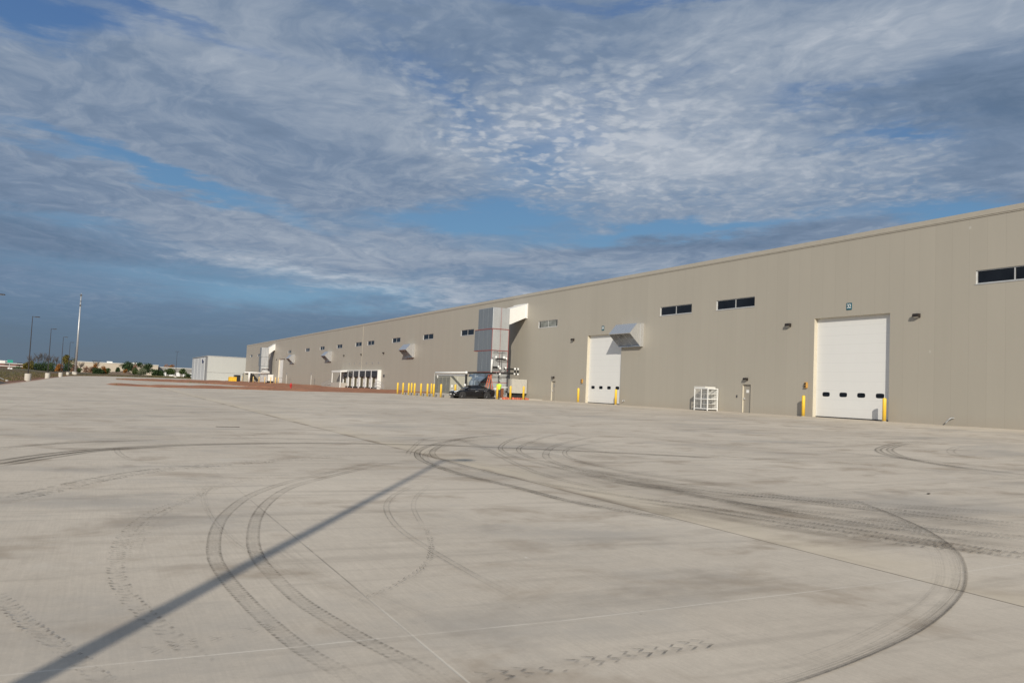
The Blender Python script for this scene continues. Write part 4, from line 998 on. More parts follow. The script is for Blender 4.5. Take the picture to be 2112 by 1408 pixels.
# ---------------------------------------------------------------- black sedan, nose towards -X
def car(x, y, z):
    t = thing('parked_car', 'shiny black four door sedan parked beside the equipment pad', 'car', (x, y, z))
    st = [(-2.44, .50, .34, .56), (-2.40, .68, .26, .64), (-2.25, .82, .20, .72), (-1.9, .89, .19, .80), (-1.5, .915, .19, .86), (-1.0, .925, .19, .95), (-.5, .925, .19, .99), (.3, .925, .19, 1.0), (1.1, .925, .19, 1.02), (1.6, .91, .20, 1.04), (2.05, .88, .22, 1.05), (2.32, .80, .28, 1.02), (2.42, .68, .36, .94), (2.46, .50, .44, .82)]
    m = LMB(); K = None
    for (sx, hw, zb, zt) in st:
        h = zt-zb
        half = [(0, zb), (hw*.80, zb), (hw*.95, zb+h*.10), (hw*.985, zb+h*.35), (hw, zb+h*.62), (hw*.975, zb+h*.80), (hw*.90, zb+h*.95), (hw*.72, zt), (hw*.35, zt+.02), (0, zt+.028)]
        ring = [(sx, -a, b) for a, b in half] + [(sx, a, b) for a, b in half[-2:0:-1]]
        K = len(ring); m.v += ring
    for i in range(len(st)-1):
        for k in range(K): m.f.append((i*K+k, i*K+(k+1) % K, (i+1)*K+(k+1) % K, (i+1)*K+k))
    m.f.append(tuple(range(K))); m.f.append(tuple((len(st)-1)*K+k for k in range(K)))
    body = m.build('body', M['carpaint'], t, smooth=True)
    g = LMB(); gs = [(-1.05, .80, .93, .94), (-.62, .82, .97, 1.19), (-.15, .83, .98, 1.40), (.25, .83, .99, 1.455), (.65, .83, 1.0, 1.45), (1.05, .82, 1.0, 1.385), (1.5, .80, 1.02, 1.21), (1.95, .76, 1.04, 1.06)]
    for (sx, hw, zb, zt) in gs:
        f = (zt-zb)/.46; tw = hw-.22*f
        half = [(hw, zb), (hw-.09*f, zb+(zt-zb)*.5), (tw+.03, zt-.05*f), (tw-.05, zt-.01*f), (0, zt+.01)]
        ring = [(sx, -a, b) for a, b in half] + [(sx, a, b) for a, b in half[-2::-1]]
        K = len(ring); g.v += ring
    for i in range(len(gs)-1):
        for k in range(K-1): g.f.append((i*K+k, i*K+k+1, (i+1)*K+k+1, (i+1)*K+k))
    g.build('roof', M['carpaint'], t, smooth=True)
    def side_pt(sx, f):                       # a point on the cabin side, f 0 belt .. 1 roof
        for (a, b) in zip(gs, gs[1:]):
            if a[0] <= sx <= b[0]:
                u = (sx-a[0])/(b[0]-a[0]); hw = a[1]+(b[1]-a[1])*u; zb = a[2]+(b[2]-a[2])*u; zt = a[3]+(b[3]-a[3])*u
                fl = (zt-zb)/.46; return hw-.20*fl*f*.9, zb+(zt-zb)*f*.86
        return gs[-1][1], gs[-1][2]
    for s in (-1, 1):
        for a, b in ((-.62, .30), (.36, 1.42)):
            w = LMB(); n = 8; bot = []; top = []
            for k in range(n+1):
                sx = a+(b-a)*k/n; y0, z0 = side_pt(sx, .10); y1, z1 = side_pt(sx, .88); bot.append((sx, s*(y0+.012), z0)); top.append((sx, s*(y1+.012), z1))
            for k in range(n): w.quad(bot[k], bot[k+1], top[k+1], top[k])
            o = w.build('side_window', M['carglass'], t, fix=False)
        c = LMB(); pts = []
        for k in range(12):
            sx = -.78+2.3*k/11; y0, z0 = side_pt(sx, .04); pts.append((sx, s*(y0+.018), z0))
        pts += [(1.62, s*.79, 1.10), (1.45, s*.76, 1.19)]
        c.tube(pts, .02, 6); c.build('chrome_trim', M['chrome'], t)
        for hx in (.12, 1.12): c = LMB(); c.tube([(hx, s*.945, .83), (hx+.22, s*.945, .84)], .026, 6); c.build('door_handle', M['chrome'], t)
        c = LMB(); c.tube([(-.72, s*.88, 1.0), (-.72, s*1.0, 1.03)], .03, 6); c.box(-.80, -.64, min(s*.98, s*1.12), max(s*.98, s*1.12), .97, 1.11); c.build('mirror', M['carpaint'], t, bevel=.02)
        c = LMB(); c.v += [(-2.34, s*.60, .66), (-2.02, s*.885, .80), (-1.78, s*.915, .845), (-2.08, s*.90, .70), (-2.33, s*.75, .58)]; c.f.append((0, 1, 2, 3, 4))
        c.v = [(a, b+s*.012, d+.01) for a, b, d in c.v]; o = c.build('headlight', M['lamp_lens'], t, fix=False); mm = o.modifiers.new('s', 'SOLIDIFY'); mm.thickness = .03
        c = LMB(); c.v += [(2.44, s*.62, .80), (2.20, s*.86, .80), (2.20, s*.86, .93), (2.40, s*.62, .95)]; c.f.append((0, 1, 2, 3)); c.v = [(a+.01, b+s*.012, d) for a, b, d in c.v]; c.build('tail_light', M['tail'], t, fix=False)
        for wx in (-1.46, 1.42):
            a = LMB(); a.tube([(wx, s*.70, .345), (wx, s*.932, .345)], .395, 28); a.build('wheel_arch', M['rubber'], t)
            w = thing('wheel', None, None); w.parent = t; w.location = (wx, s*.84, .335)
            tm = LMB(); tm.tube([(0, s*-.11, 0), (0, s*-.09, 0), (0, s*.10, 0), (0, s*.118, 0)], [.30, .335, .335, .30], 28); tm.build('tyre', M['rubber'], w, smooth=False)
            rm = LMB(); rm.tube([(0, s*.105, 0), (0, s*.122, 0)], .235, 24); 
            for k in range(5):
                an = 2*math.pi*k/5+.3; c0, s0 = math.cos(an), math.sin(an)
                rm.tube([(c0*.05, s*.128, s0*.05), (c0*.215, s*.130, s0*.215)], [.035, .022], 6)
            rm.build('rim', M['rim'], w)
    w = LMB(); w.quad((-1.0, -.68, 1.0), (-1.0, .68, 1.0), (-.22, .56, 1.385), (-.22, -.56, 1.385)); w.v = [(a-.02, b, c+.035) for a, b, c in w.v]; w.build('windscreen', M['carglass'], t, fix=False)
    w = LMB(); w.box(-2.465, -2.40, -.42, .42, .44, .62); 
    w.build('grille', M['black'], t); w = LMB(); w.box(-2.475, -2.45, -.25, .25, .36, .47); w.build('number_plate', M['white'], t)
    w = LMB(); w.box(-2.40, -2.33, -.80, -.62, .33, .42); w.box(-2.40, -2.33, .62, .80, .33, .42); w.build('fog_light', M['lamp_lens'], t)
    return t
cx0 = (atY(953.9, 820, 80.85).x+atY(1004.4, 820, 80.85).x)/2
car(cx0+.02, 81.75, gz(cx0, 81.75)+.0)

# ---------------------------------------------------------------- white wire cage cabinet
t = thing('gas_bottle_cage', 'white steel frame cage with shelves standing against the wall', 'cage', (42.9, 51.35, gz(43, 52)))
m = MB(); X0, X1, Y0, Y1, Z0, Z1 = 42.9, 43.88, 51.35, 52.95, .82, 2.46; b = .035
for x in (X0, X1):
    for y in (Y0, Y1): m.box(x-b, x+b, y-b, y+b, gz(43, 52), Z1+.02)
for z in (Z0+.05, (Z0+Z1)/2, Z1):
    for y in (Y0, Y1): m.box(X0+b, X1-b, y-b+.003, y+b-.003, z-b, z+b)
    for x in (X0, X1): m.box(x-b+.003, x+b-.003, Y0+b, Y1-b, z-b, z+b)
m.box(X0-.02, X0+.02, (Y0+Y1)/2-.03, (Y0+Y1)/2+.03, Z0+.09, Z1-.04); m.build('frame', M['white'], t)
m = MB(); m.box(X0-.03, X1+.02, Y0+.3, Y1+.05, Z1+.04, Z1+.16); m.build('top_tray', M['offwhite'], t)
m = MB()
for k in range(11):
    z = Z0+.12+k*.145; m.tube([(X0, Y0, z), (X1, Y0, z)], .005, 4); m.tube([(X0, Y0, z), (X0, Y1, z)], .005, 4)
for k in range(9):
    m.tube([(X0, Y0+.17*k, Z0), (X0, Y0+.17*k, Z1)], .005, 4)
    if k < 6: m.tube([(X0+.17*k, Y0, Z0), (X0+.17*k, Y0, Z1)], .005, 4)
m.build('mesh_panel', M['white'], t)
for z in (Z0+.42, Z0+.80, Z0+1.22):
    m = MB(); m.box(X0+.06, X1-.06, Y0+.06, Y1-.06, z-.015, z+.015); m.build('shelf', M['offwhite'], t)
m = MB(); m.box(X1-.06, X1-.03, Y0+.06, Y1-.06, Z0+.1, Z1-.1); m.build('back_panel', M['offwhite'], t)

# ---------------------------------------------------------------- loading docks
DX = 43.35
def yAt(px, x=DX, py=785):
    d = ray(px, py); return x*d.y/d.x
dk = thing('dock_enclosure', 'white loading dock surround with six narrow truck bays', 'loading dock', (DX, 139.7, .7))
edges = [(707.5, 716.5), (718, 727), (729, 738.3), (741.5, 752), (754, 764), (766, 777.5)]
bays = [(yAt(b), yAt(a)) for a, b in edges]
ye0, ye1 = bays[-1][0]-.15, bays[0][1]+.35
m = MB(); segs = [ye0]
for b in reversed(bays): segs += [b[0], b[1]]
segs += [ye1]
for k in range(0, len(segs), 2): m.box(DX, WX-.002, segs[k], segs[k+1], .6, 4.05)
m.box(DX-.02, WX-.002, ye0-.02, ye1+.02, 4.052, 4.2)
m.build('frame', M['white'], dk)
gnames = ['rightmost black headed dock bay', 'dock bay second from the right', 'dock bay third from the right', 'dock bay third from the left', 'dock bay second from the left', 'leftmost black headed dock bay']
for (y0, y1), nm in zip(reversed(bays), gnames):
    m = MB(); m.box(DX-.04, DX+.15, y0+.02, y1-.02, 2.95, 4.04); m.build('head_curtain', M['blackgloss'], dk)
    m = MB(); w = (y1-y0); m.box(DX+.16, DX+.318, y1-w*.34, y1-.01, .95, 2.94); m.build('side_pad', M['dockpad'], dk); m = MB(); m.box(DX+.16, DX+.318, y0+.01, y0+w*.10, .95, 2.94); m.build('side_pad', M['dockpad'], dk)
    m = MB(); m.box(DX+.32, WX-.02, y0+.01, y1-.01, .95, 2.94); m.build('dock_door', M['white'], dk)
    m = MB(); m.box(DX-.12, DX+.3, y0+w*.1, y0+w*.35, .72, 1.12); m.build('bumper', M['rubber'], dk); m = MB(); m.box(DX-.12, DX+.3, y1-w*.35, y1-w*.1, .72, 1.12); m.build('bumper', M['rubber'], dk)
    m = MB(); m.box(DX+.30, DX+.319, y0+w*.42, y0+w*.47, 1.6, 1.9); m.build('door_latch', M['darkgrey'], dk)
t = thing('dock_canopy', 'small white canopy on posts over the landing left of the dock bays', 'canopy', (42, 163, .8))
y0, y1 = yAt(703, 42.2), yAt(685, 42.2)
m = MB(); m.prism([(42.0, 3.75), (42.0, 4.05), (WX-.01, 4.25), (WX-.01, 3.95)], 'y', y0, y1); m.build('roof', M['white'], t)
m = MB(); m.box(42.05, 42.2, y0+.05, y0+.2, .7, 3.75); m.box(42.05, 42.2, y1-.2, y1-.05, .7, 3.75); m.build('post', M['white'], t)
m = MB(); m.box(42.0, WX-.01, y0+.3, y1-.1, .7, 1.7); m.build('landing', M['pad'], t)
m = MB(); m.box(WX-.06, WX-.01, y0+1.6, y0+2.7, 1.72, 3.7); m.build('landing_door', M['grey'], t)
for (ya, yb, x, lab) in ((y1, y1+8.5, 42.2, 'grey metal stair and railing left of the dock canopy'), (yAt(791, 42.6), yAt(770, 42.6), 42.6, 'galvanised stair railing in front of the rightmost dock bay')):
    t = thing('stair_railing', lab, 'railing', (x, ya, .7)); m = MB(); n = 8
    for k in range(n+1):
        yy = ya+(yb-ya)*k/n; h = 1.7-(k/n)*1.0 if x < 42.5 else .9+.6*math.sin(k/n*3.1)
        m.tube([(x, yy, .7), (x, yy, .75+h)], .03, 5)
    for q in (0.3, .65, 1.0):
        m.tube([(x, ya+(yb-ya)*k/n, .75+q*(1.7-(k/n)*1.0 if x < 42.5 else .9+.6*math.sin(k/n*3.1))) for k in range(n+1)], .03, 5)
    m.build('rail', M['galv'], t)
    m = MB()
    for k in range(5 if x < 42.5 else 0): m.box(x+.1, WX-.05, ya+(yb-ya)*k/5, ya+(yb-ya)*(k+1)/5, .6, 1.6-k*.18)
    if m.v: m.build('step', M['pad'], t)
t = thing('wall_box', 'small dark box on the wall right of the dock bays', 'box', (WX, 137.2, 3.3)); m = MB(); m.box(WX-.2, WX-.001, 137.1, 137.5, 3.0, 3.4); m.build('case', M['darkgrey'], t)
for k, b in enumerate(bays):
    t = thing('dock_number', 'tiny grey number plate above the docks, %s from the left' % ['leftmost', 'second', 'third', 'fourth', 'fifth', 'sixth'][k], 'sign', (WX, sum(b)/2, 5.5), 0, 'number plates above the docks')
    yy = sum(b)/2; m = MB(); m.box(WX-.03, WX-.001, yy-.2, yy+.2, 5.3, 5.65); m.build('plate', M['grey'], t)

# ---------------------------------------------------------------- hydrant and sign posts on the verge
hx, hy = 25.2, 122.5; hz = gz(hx, hy)+.12
t = thing('fire_hydrant', 'red fire hydrant standing alone on the bare soil', 'fire hydrant', (hx, hy, hz))
m = MB(); m.lathe([(.17, -.1), (.17, .05), (.11, .06), (.11, .55), (.15, .57), (.15, .63), (.12, .72), (.05, .80), (.03, .84), (.03, .88)], hx, hy, hz, 16); m.build('barrel', M['hydrant'], t, smooth=False)
m = MB(); m.tube([(hx-.22, hy, hz+.45), (hx+.22, hy, hz+.45)], .06, 10); m.tube([(hx, hy-.24, hz+.42), (hx, hy, hz+.42)], .08, 10); m.build('outlet', M['hydrant'], t)
for px, lab in ((590, 'thin pale post with small plate against the far wall'), (641, 'thin pale post with small plate, nearer the docks')):
    d = ray(px, 792); y = 42.6*d.y/d.x
    t = thing('sign_post', lab, 'sign post', (42.6, y, .74), 0, 'thin posts by the wall')
    m = MB(); m.tube([(42.6, y, .74), (42.6, y, 3.3)], .055, 6); m.build('post', M['offwhite'], t)
    m = MB(); m.box(42.55, 42.59, y-.25, y+.25, 3.15, 3.65); m.build('plate', M['grey'], t)

# ---------------------------------------------------------------- far tower and its equipment
FY0 = 238.0
far = tower(40.35, 42.3, FY0, 3.0, 3.9, 2.6, (1.0, 3.7, 5.4, 8.0, 10.6), 'distant grey duct tower near the far end of the warehouse', red=False)
def fx(px): return atY(px, 770, FY0-.6).x
t = thing('far_pipe_rack', 'white pipe rack with a tall riser beside the distant tower', 'pipe rack', (37.5, FY0-.6, .8))
m = MB(); y = FY0-.6
m.tube([(fx(504), y, 3.42), (fx(556), y, 3.5)], .17, 8); m.tube([(fx(514.5), y, .8), (fx(514.5), y, 3.4)], .26, 8); m.tube([(fx(539), y, 3.5), (fx(539), y, 4.85), (fx(553), y, 4.95)], .16, 8)
m.tube([(fx(540), y, 3.9), (fx(555), y, 3.9), (fx(555), y, 3.5)], .14, 8); m.build('pipe', M['white'], t, smooth=True)
m = MB(); m.tube([(fx(521), y+.2, 2.9), (fx(532), y+.2, 1.2)], .35, 8); m.tube([(fx(519), y+.2, 3.3), (fx(519), y+.2, 1.0)], .2, 8); m.build('hose', M['black'], t)
t = thing('far_cabinet', 'grey green cabinet at the left end of the far pipe rack', 'cabinet', (fx(508), FY0, .9))
m = MB(); m.box(fx(504.5), fx(513), FY0+.2, FY0+3, .9, 3.2); m.build('body', M['beige'], t); m = MB(); m.box(fx(517), fx(523), FY0+.2, FY0+2, .9, 2.8); m.build('side_unit', M['louver'], t)
t = thing('far_white_box', 'white corrugated box at the foot of the distant tower', 'duct', (43, FY0-.5, 1.2))
m = MB(); m.box(fx(553.5), 43.9, FY0-.4, FY0+3, 1.35, 3.15); m.build('box', M['whitesheet'], t); m = MB(); m.box(fx(555), 43.8, FY0-.2, FY0+2.8, .75, 1.34); m.build('plinth', M['black'], t)

# yellow skip, black container
t = thing('yellow_skip', 'bright yellow ribbed skip standing before the grey building', 'skip', (34, 262, .7))
xa, xb = atY(472.5, 780, 262).x, atY(488, 780, 262).x
m = MB(); m.box(xa+.08, xb-.08, 262.1, 264.5, .75, 2.0); m.build('body', M['yellow'], t)
m = MB(); n = 7
for k in range(n): m = MB(); xk = xa+(xb-xa-.16)*k/(n-1); m.box(xk, xk+.16, 262.0, 262.099, .7, 2.05); m.build('rib', M['yellow'], t)
m = MB(); m.box(xa, xb, 261.97, 262.0, 1.95, 2.08); m.build('rim', M['yellow'], t)
t = thing('black_container', 'black box container behind the yellow skip', 'container', (35.5, 270, .7))
xa, xb = atY(484.5, 778, 270).x, atY(496, 778, 270).x
m = MB(); m.box(xa, xb, 270, 273, .8, 2.75); m.build('body', M['blackgloss'], t, bevel=.05); m = MB(); m.box(xa+.1, xb-.1, 269.96, 269.999, 1.1, 2.5); m.build('door', M['black'], t)

# ---------------------------------------------------------------- grey building
t = thing('grey_building', 'light grey metal sided building beyond the warehouse with a blue emblem', 'building', (33, 300, .5))
GX, GY = 32.95, 300.0
m = MB(); m.box(GX+.25, 75, GY, 349, .2, 3.30); m.box(GX+.25, 75, GY, 349, 3.42, 8.85); m.build('wall', M['greywall'], t)
m = MB(); m.box(GX+.28, 75.0, GY+.05, 348.9, 3.301, 3.419); m.box(GX+.05, GX+.249, GY+.02, 349, .2, 8.8); m.build('reveal_band', M['grey'], t)
M['palepanel'] = mat('pale_panel', (.46, .47, .48), .6, var=.04)
for a, b in ((306.5, 316.2), (317.4, 327.2), (328.6, 338.6), (340.2, 348.9)): m = MB(); m.box(GX-.12, GX+.049, a, b, .25, 8.55); m.build('precast_panel', M['palepanel'], t)
m = MB(); m.box(GX-.15, 75.2, GY-.12, 349.2, 8.852, 9.02); m.build('roof', M['alu'], t)
tt = thing('building_emblem', 'dark blue emblem with pale crescent on the grey building', 'emblem', (GX, 311, 7.2))
m = MB(); pts = [(311.2+2.3*math.cos(a), 7.2+.72*math.sin(a)) for a in [2*math.pi*k/24 for k in range(24)]]; m.prism(pts, 'x', GX-.24, GX-.16); m.build('disc', M['navy'], tt)
m = MB(); outer = [(311.8+3.0*math.cos(a), 7.35+.95*math.sin(a)) for a in [R(60+k*10) for k in range(13)]]; inner = [(311.5+2.5*math.cos(a), 7.25+.78*math.sin(a)) for a in [R(180-k*10) for k in range(13)]]; m.prism(outer+inner, 'x', GX-.26, GX-.18); m.build('crescent', M['white'], tt)

# ---------------------------------------------------------------- far buildings
def far_box(name, px0, px1, ptop, pbot, Y, depth, mt, label, trim=None):
    a = atY(px0, ptop, Y); b = atY(px1, ptop, Y); zt = max(a.z, 0); zb = 0.2
    t = thing(name, label, 'building', ((a.x+b.x)/2, Y, zb))
    m = MB(); m.box(a.x, b.x, Y, Y+depth, zb, zt); m.build('wall', mt, t)
    m = MB(); m.box(a.x-.2, b.x+.2, Y-.2, Y+depth+.2, zt+.003, zt+.35); m.build('roof', trim or M['alu'], t); return t, a, b, zt
t, a, b, zt = far_box('white_warehouse', 144, 327, 745, 765, 500, 60, M['paleprecast'], 'long cream low warehouse behind the row of trees', M['offwhite'])
for px in (226, 277):
    p = atY(px, 748, 506); m = MB(); m.box(p.x-1.4, p.x+1.4, 506, 509, zt+.36, zt+1.1); m.build('rooftop_unit', M['white'], t)
t, a, b, zt = far_box('grey_warehouse', 328, 396, 757.5, 772, 505, 50, M['greyprecast'], 'low grey warehouse left of the light grey building', M['offwhite'])
for k in range(5): m = MB(); m.box(a.x+2+k*3.6, a.x+3.9+k*3.6, 504.9, 504.999, 1.3, 3.5); m.build('dock_door', M['white'], t)
t, a, b, zt = far_box('brick_building', -120, 50, 743.5, 757, 470, 40, M['brick'], 'low red brick building with pale roof band at the left edge', M['offwhite'])
m = MB(); m.box(a.x, b.x, 469.7, 469.999, 2.6, 3.0); m.build('stone_band', M['offwhite'], t)
for k in range(9): m = MB(); m.box(b.x-3-k*5, b.x-.8-k*5, 469.9, 469.999, 3.4, 4.6); m.build('window', M['glass'], t)
p = atY(4, 741.5, 476); m = MB(); m.box(p.x-3, p.x+1.5, 476, 480, zt+.36, zt+1.5); m.build('rooftop_unit', M['offwhite'], t)
p = atY(20, 744.5, 462)
t = thing('highway_sign', 'green and white sign board above the trees at the left edge', 'sign', (p.x, 462, 1))
m = MB(); m.box(p.x-1.0, p.x+1.35, 462, 462.2, p.z-.75, p.z+.55); m.build('board', M['green'], t)
m = MB(); m.box(p.x-1.35, p.x-.98, 461.9, 462.1, p.z-.35, p.z+.1); m.build('panel', M['white'], t)
m = MB(); m.box(p.x-.1, p.x+.1, 462.21, 462.4, .8, p.z+.4); m.build('post', M['galv'], t)
p = atY(20.5, 759.5, 300)
t = thing('site_sign', 'small white board standing in the field at left', 'sign', (p.x, 300, 1.5))
m = MB(); m.box(p.x-.62, p.x-.08, 300, 300.06, p.z-.25, p.z+.28); m.box(p.x+.05, p.x+.62, 300, 300.06, p.z-.3, p.z+.2); m.build('board', M['white'], t)
m = MB(); m.box(p.x-.4, p.x-.34, 300.061, 300.12, p.z-1.5, p.z+.1); m.box(p.x+.34, p.x+.4, 300.061, 300.12, p.z-1.5, p.z+.1); m.build('post', M['alu'], t)

# ---------------------------------------------------------------- lamp posts and mast
def street_lamp(x, y, H, label, pier=.95, arm=.85, double=False, group='bronze lamp posts along the yard edge'):
    z = gz(x, y) if y < 340 else 1.0
    t = thing('lamp_post', label, 'lamp post', (x, y, z), 0, group)
    if pier: m = MB(); m.lathe([(.46, -.6), (.46, pier-.03), (.43, pier)], x, y, z, 20); m.build('concrete_base', M['concrete_pier'], t)
    m = MB(); m.tube([(x, y, z+pier), (x, y, z+H)], [.095, .045], 10); m.tube([(x, y, z+pier), (x, y, z+pier+.04)], .2, 8); m.build('pole', M['pole'], t)
    for s in ((1, -1) if double else (1,)):
        m = MB(); m.box(min(x+s*.06, x+s*.35), max(x+s*.06, x+s*.35), y-.03, y+.03, z+H-.10, z+H-.04); m.build('arm', M['pole'], t)
        m = MB(); xa, xb = sorted((x+s*.33, x+s*(.35+arm*.75))); m.box(xa, xb, y-.17, y+.17, z+H-.13, z+H-.02); h = m.build('lamp_head', M['pole'], t, bevel=.02)
        m = MB(); m.box(xa+.08, xb-.06, y-.13, y+.13, z+H-.145, z+H-.131); m.build('lens', M['lens'], h)
q = atY(-12, 606, 101.5); street_lamp(q.x, 101.5, q.z+.08, 'nearest bronze lamp post, only its head entering the frame at left', .95)
street_lamp(-9.6, 146.0, 9.75, 'tall bronze lamp post on a round concrete base, first from the left')
street_lamp(-9.0, 188, 9.8, 'second bronze lamp post from the left on a concrete base')
street_lamp(-8.3, 231, 9.75, 'third bronze lamp post, its foot on a small concrete base')
street_lamp(-8.05, 276, 9.8, 'fourth bronze lamp post, just left of the tall pale mast')
street_lamp(-7.9, 330, 9.6, 'lamp post half hidden right behind the tall pale mast')
p = atY(362, 777, 356); street_lamp(p.x, 356, 10.4, 'lone twin headed lamp post left of the grey building', .6, .6, True, None)
Ls = 10.0/math.tan(R(SUN_EL))
street_lamp(7.02-math.sin(R(SUN_AZ))*Ls, 17.25-math.cos(R(SUN_AZ))*Ls, 10.0, 'lamp post behind the camera that throws the long shadow', .9, .45, False, None)
mx, my = -6.83, 307.0; mz = gz(mx, my)
t = thing('tall_mast', 'tall pale galvanised mast with small cameras at its top', 'mast', (mx, my, mz))
m = MB(); m.tube([(mx, my, mz+.8), (mx+.0, my, mz+26.6)], [.36, .20], 12); m.build('pole', M['galv'], t, smooth=True)
m = MB(); m.lathe([(.62, -.5), (.62, .85), (.58, .88)], mx, my, mz, 18); m.build('concrete_base', M['concrete_pier'], t)
m = MB(); m.box(mx-.3, mx+.3, my-.25, my-.02, mz+26.0, mz+26.5); m.box(mx-.26, mx+.26, my-.25, my+.2, mz+22.6, mz+23.1); m.box(mx-.1, mx+.12, my-.5, my-.2, mz+24.1, mz+24.4); m.build('camera_box', M['darkgrey'], t)
m = MB(); m.tube([(mx, my, mz+26.6), (mx, my, mz+27.1)], .05, 6); m.build('finial', M['galv'], t)

# ---------------------------------------------------------------- trees and shrubs
def leaf_mat(name, c1, c2):
    m, N, b = base_mat(name); p = N.pos()
    N.put(b.inputs['Base Color'], N.mix(N.ss(N.noise(p, 1.1, 3, 0.6), 0.35, 0.65), c1, c2)); b.inputs['Roughness'].default_value = 0.75; b.inputs['Specular IOR Level'].default_value = 0.2
    return m
LM = {'dark': leaf_mat('dark_leaves', (.020, .040, .014), (.045, .075, .025)), 'olive': leaf_mat('olive_leaves', (.085, .085, .02), (.17, .13, .03)), 'orange': leaf_mat('orange_leaves', (.22, .085, .02), (.30, .14, .03)),
      'sage': leaf_mat('sage_leaves', (.10, .12, .07), (.17, .18, .11)), 'green': leaf_mat('green_leaves', (.035, .065, .02), (.08, .11, .035)), 'rust': leaf_mat('rust_leaves', (.20, .11, .07), (.28, .17, .11)), 'bark': mat('bark', (.085, .07, .06), .9, var=.2), 'pale': mat('pale_bark', (.35, .30, .24), .9)}
def tree(cxp, top, base, wpx, kind, label, Y, trunk=.2, dens=1.0, bare=False, shape=1.0, group=None, bark='bark', name='tree'):
    rnd = random.Random(int(cxp*13+top*7)); pt = atY(cxp, top, Y); pb = atY(cxp, base, Y); x = pb.x; zt = pt.z; zb = min(pb.z, 1.5) - .2
    Wm = wpx/FPX*Y/ _fw.y * .95; H = zt-zb
    t = thing(name, label, 'tree' if name == 'tree' else 'shrub', (x, Y, zb), 0, group)
    tops = []; m = MB(); th = H*trunk
    lean = rnd.uniform(-.04, .04)*H
    m.tube([(x, Y, zb-.3), (x+lean*.3, Y, zb+th*.6), (x+lean, Y, zb+H*(.75 if not bare else .85))], [.05*H**.6*.6, .04*H**.6*.6, .012], 7)
    nl = 10 if not bare else 22
    for k in range(nl):
        a = rnd.uniform(0, 6.28); f = rnd.uniform(th/H+.05, .75); L = Wm*.5*rnd.uniform(.6, 1.0)
        p0 = Vector((x+lean*f, Y, zb+H*f*.9)); p1 = p0+Vector((math.cos(a)*L*.5, math.sin(a)*L*.5, L*.35)); p2 = p0+Vector((math.cos(a)*L*.85, math.sin(a)*L*.85, L*.9))
        p2.z = min(p2.z, zt-.1); p1.z = min(p1.z, zt-.3)
        m.tube([p0, p1, p2], [.05, .03, .012] if not bare else [.07, .05, .03], 4, caps=False); tops.append(p2)
        if bare:
            for j in range(6):
                q = p1.lerp(p2, rnd.random()); e = q+Vector((rnd.uniform(-1, 1), rnd.uniform(-1, 1), rnd.uniform(.4, 1.8)))*L*.4; e.z = min(e.z, zt); m.tube([q, e], [.035, .018], 3, caps=False)
    m.build('trunk', LM[bark], t)
    if bare and dens <= 0: return t
    c = MB(); cz = zb+th+(H-th)*.5; rz_ = (H-th)*.5; rx = Wm*.5
    low = 1 if name == 'shrub' else 0
    if low: cz = zb+H*.46; rz_ = H*.52
    lobes = [(rnd.gauss(0, .38)*rx, rnd.gauss(0, .38)*rx, rnd.uniform(-.55, .55)*rz_, rnd.uniform(.38, .62)) for _ in range(9)]+[(0, 0, rz_*.45*shape, .5), (0, 0, -rz_*.2, .62)]+[(rx*q, 0, -rz_*.55, .45) for q in (-.5, 0, .5)]*low
    n = int(1250*dens)
    for k in range(n):
        lx_, ly_, lz_, lr = lobes[rnd.randrange(len(lobes))]
        d = Vector((rnd.gauss(0, 1), rnd.gauss(0, 1), rnd.gauss(0, 1))).normalized()*(rnd.random()**.45)
        p = Vector((x+lean+lx_+d.x*lr*rx, Y+ly_+d.y*lr*rx, cz+lz_+d.z*lr*rz_))
        if p.z < zb+.1: p.z = zb+.1+rnd.random()*.4
        if p.z > zt+.1: continue
        s = rnd.uniform(.10, .24)*max(1, H/6)
        u = Vector((rnd.gauss(0, 1), rnd.gauss(0, 1), rnd.gauss(0, 1))).normalized(); w = u.cross(Vector((rnd.gauss(0, 1), rnd.gauss(0, 1), rnd.gauss(0, 1)))).normalized()
        c.quad(p-u*s-w*s*.5, p+u*s-w*s*.6, p+u*s*.8+w*s*.6, p-u*s*.7+w*s*.6)
    c.build('crown', LM[kind], t, fix=False); return t
gt = 'leafless trees at the left of the far treeline'
for cxp, top, w, lab in ((64, 716, 18, 'leftmost leafless grey tree behind the first lamp post'), (77, 712, 20, 'leafless tree between the first two lamp posts'), (91, 713, 20, 'leafless grey tree left of the second lamp post'), (104, 715, 18, 'leafless tree just right of the second lamp post'), (116, 718, 16, 'leafless tree left of the yellow crowned tree'), (165, 732, 14, 'leafless tree rising right of the pale mast'), (196, 728, 16, 'thin leafless tree above the orange shrub')):
    tree(cxp, top+14, 762, w, 'rust', lab, 455, trunk=.3, bare=True, dens=.0, group=gt)
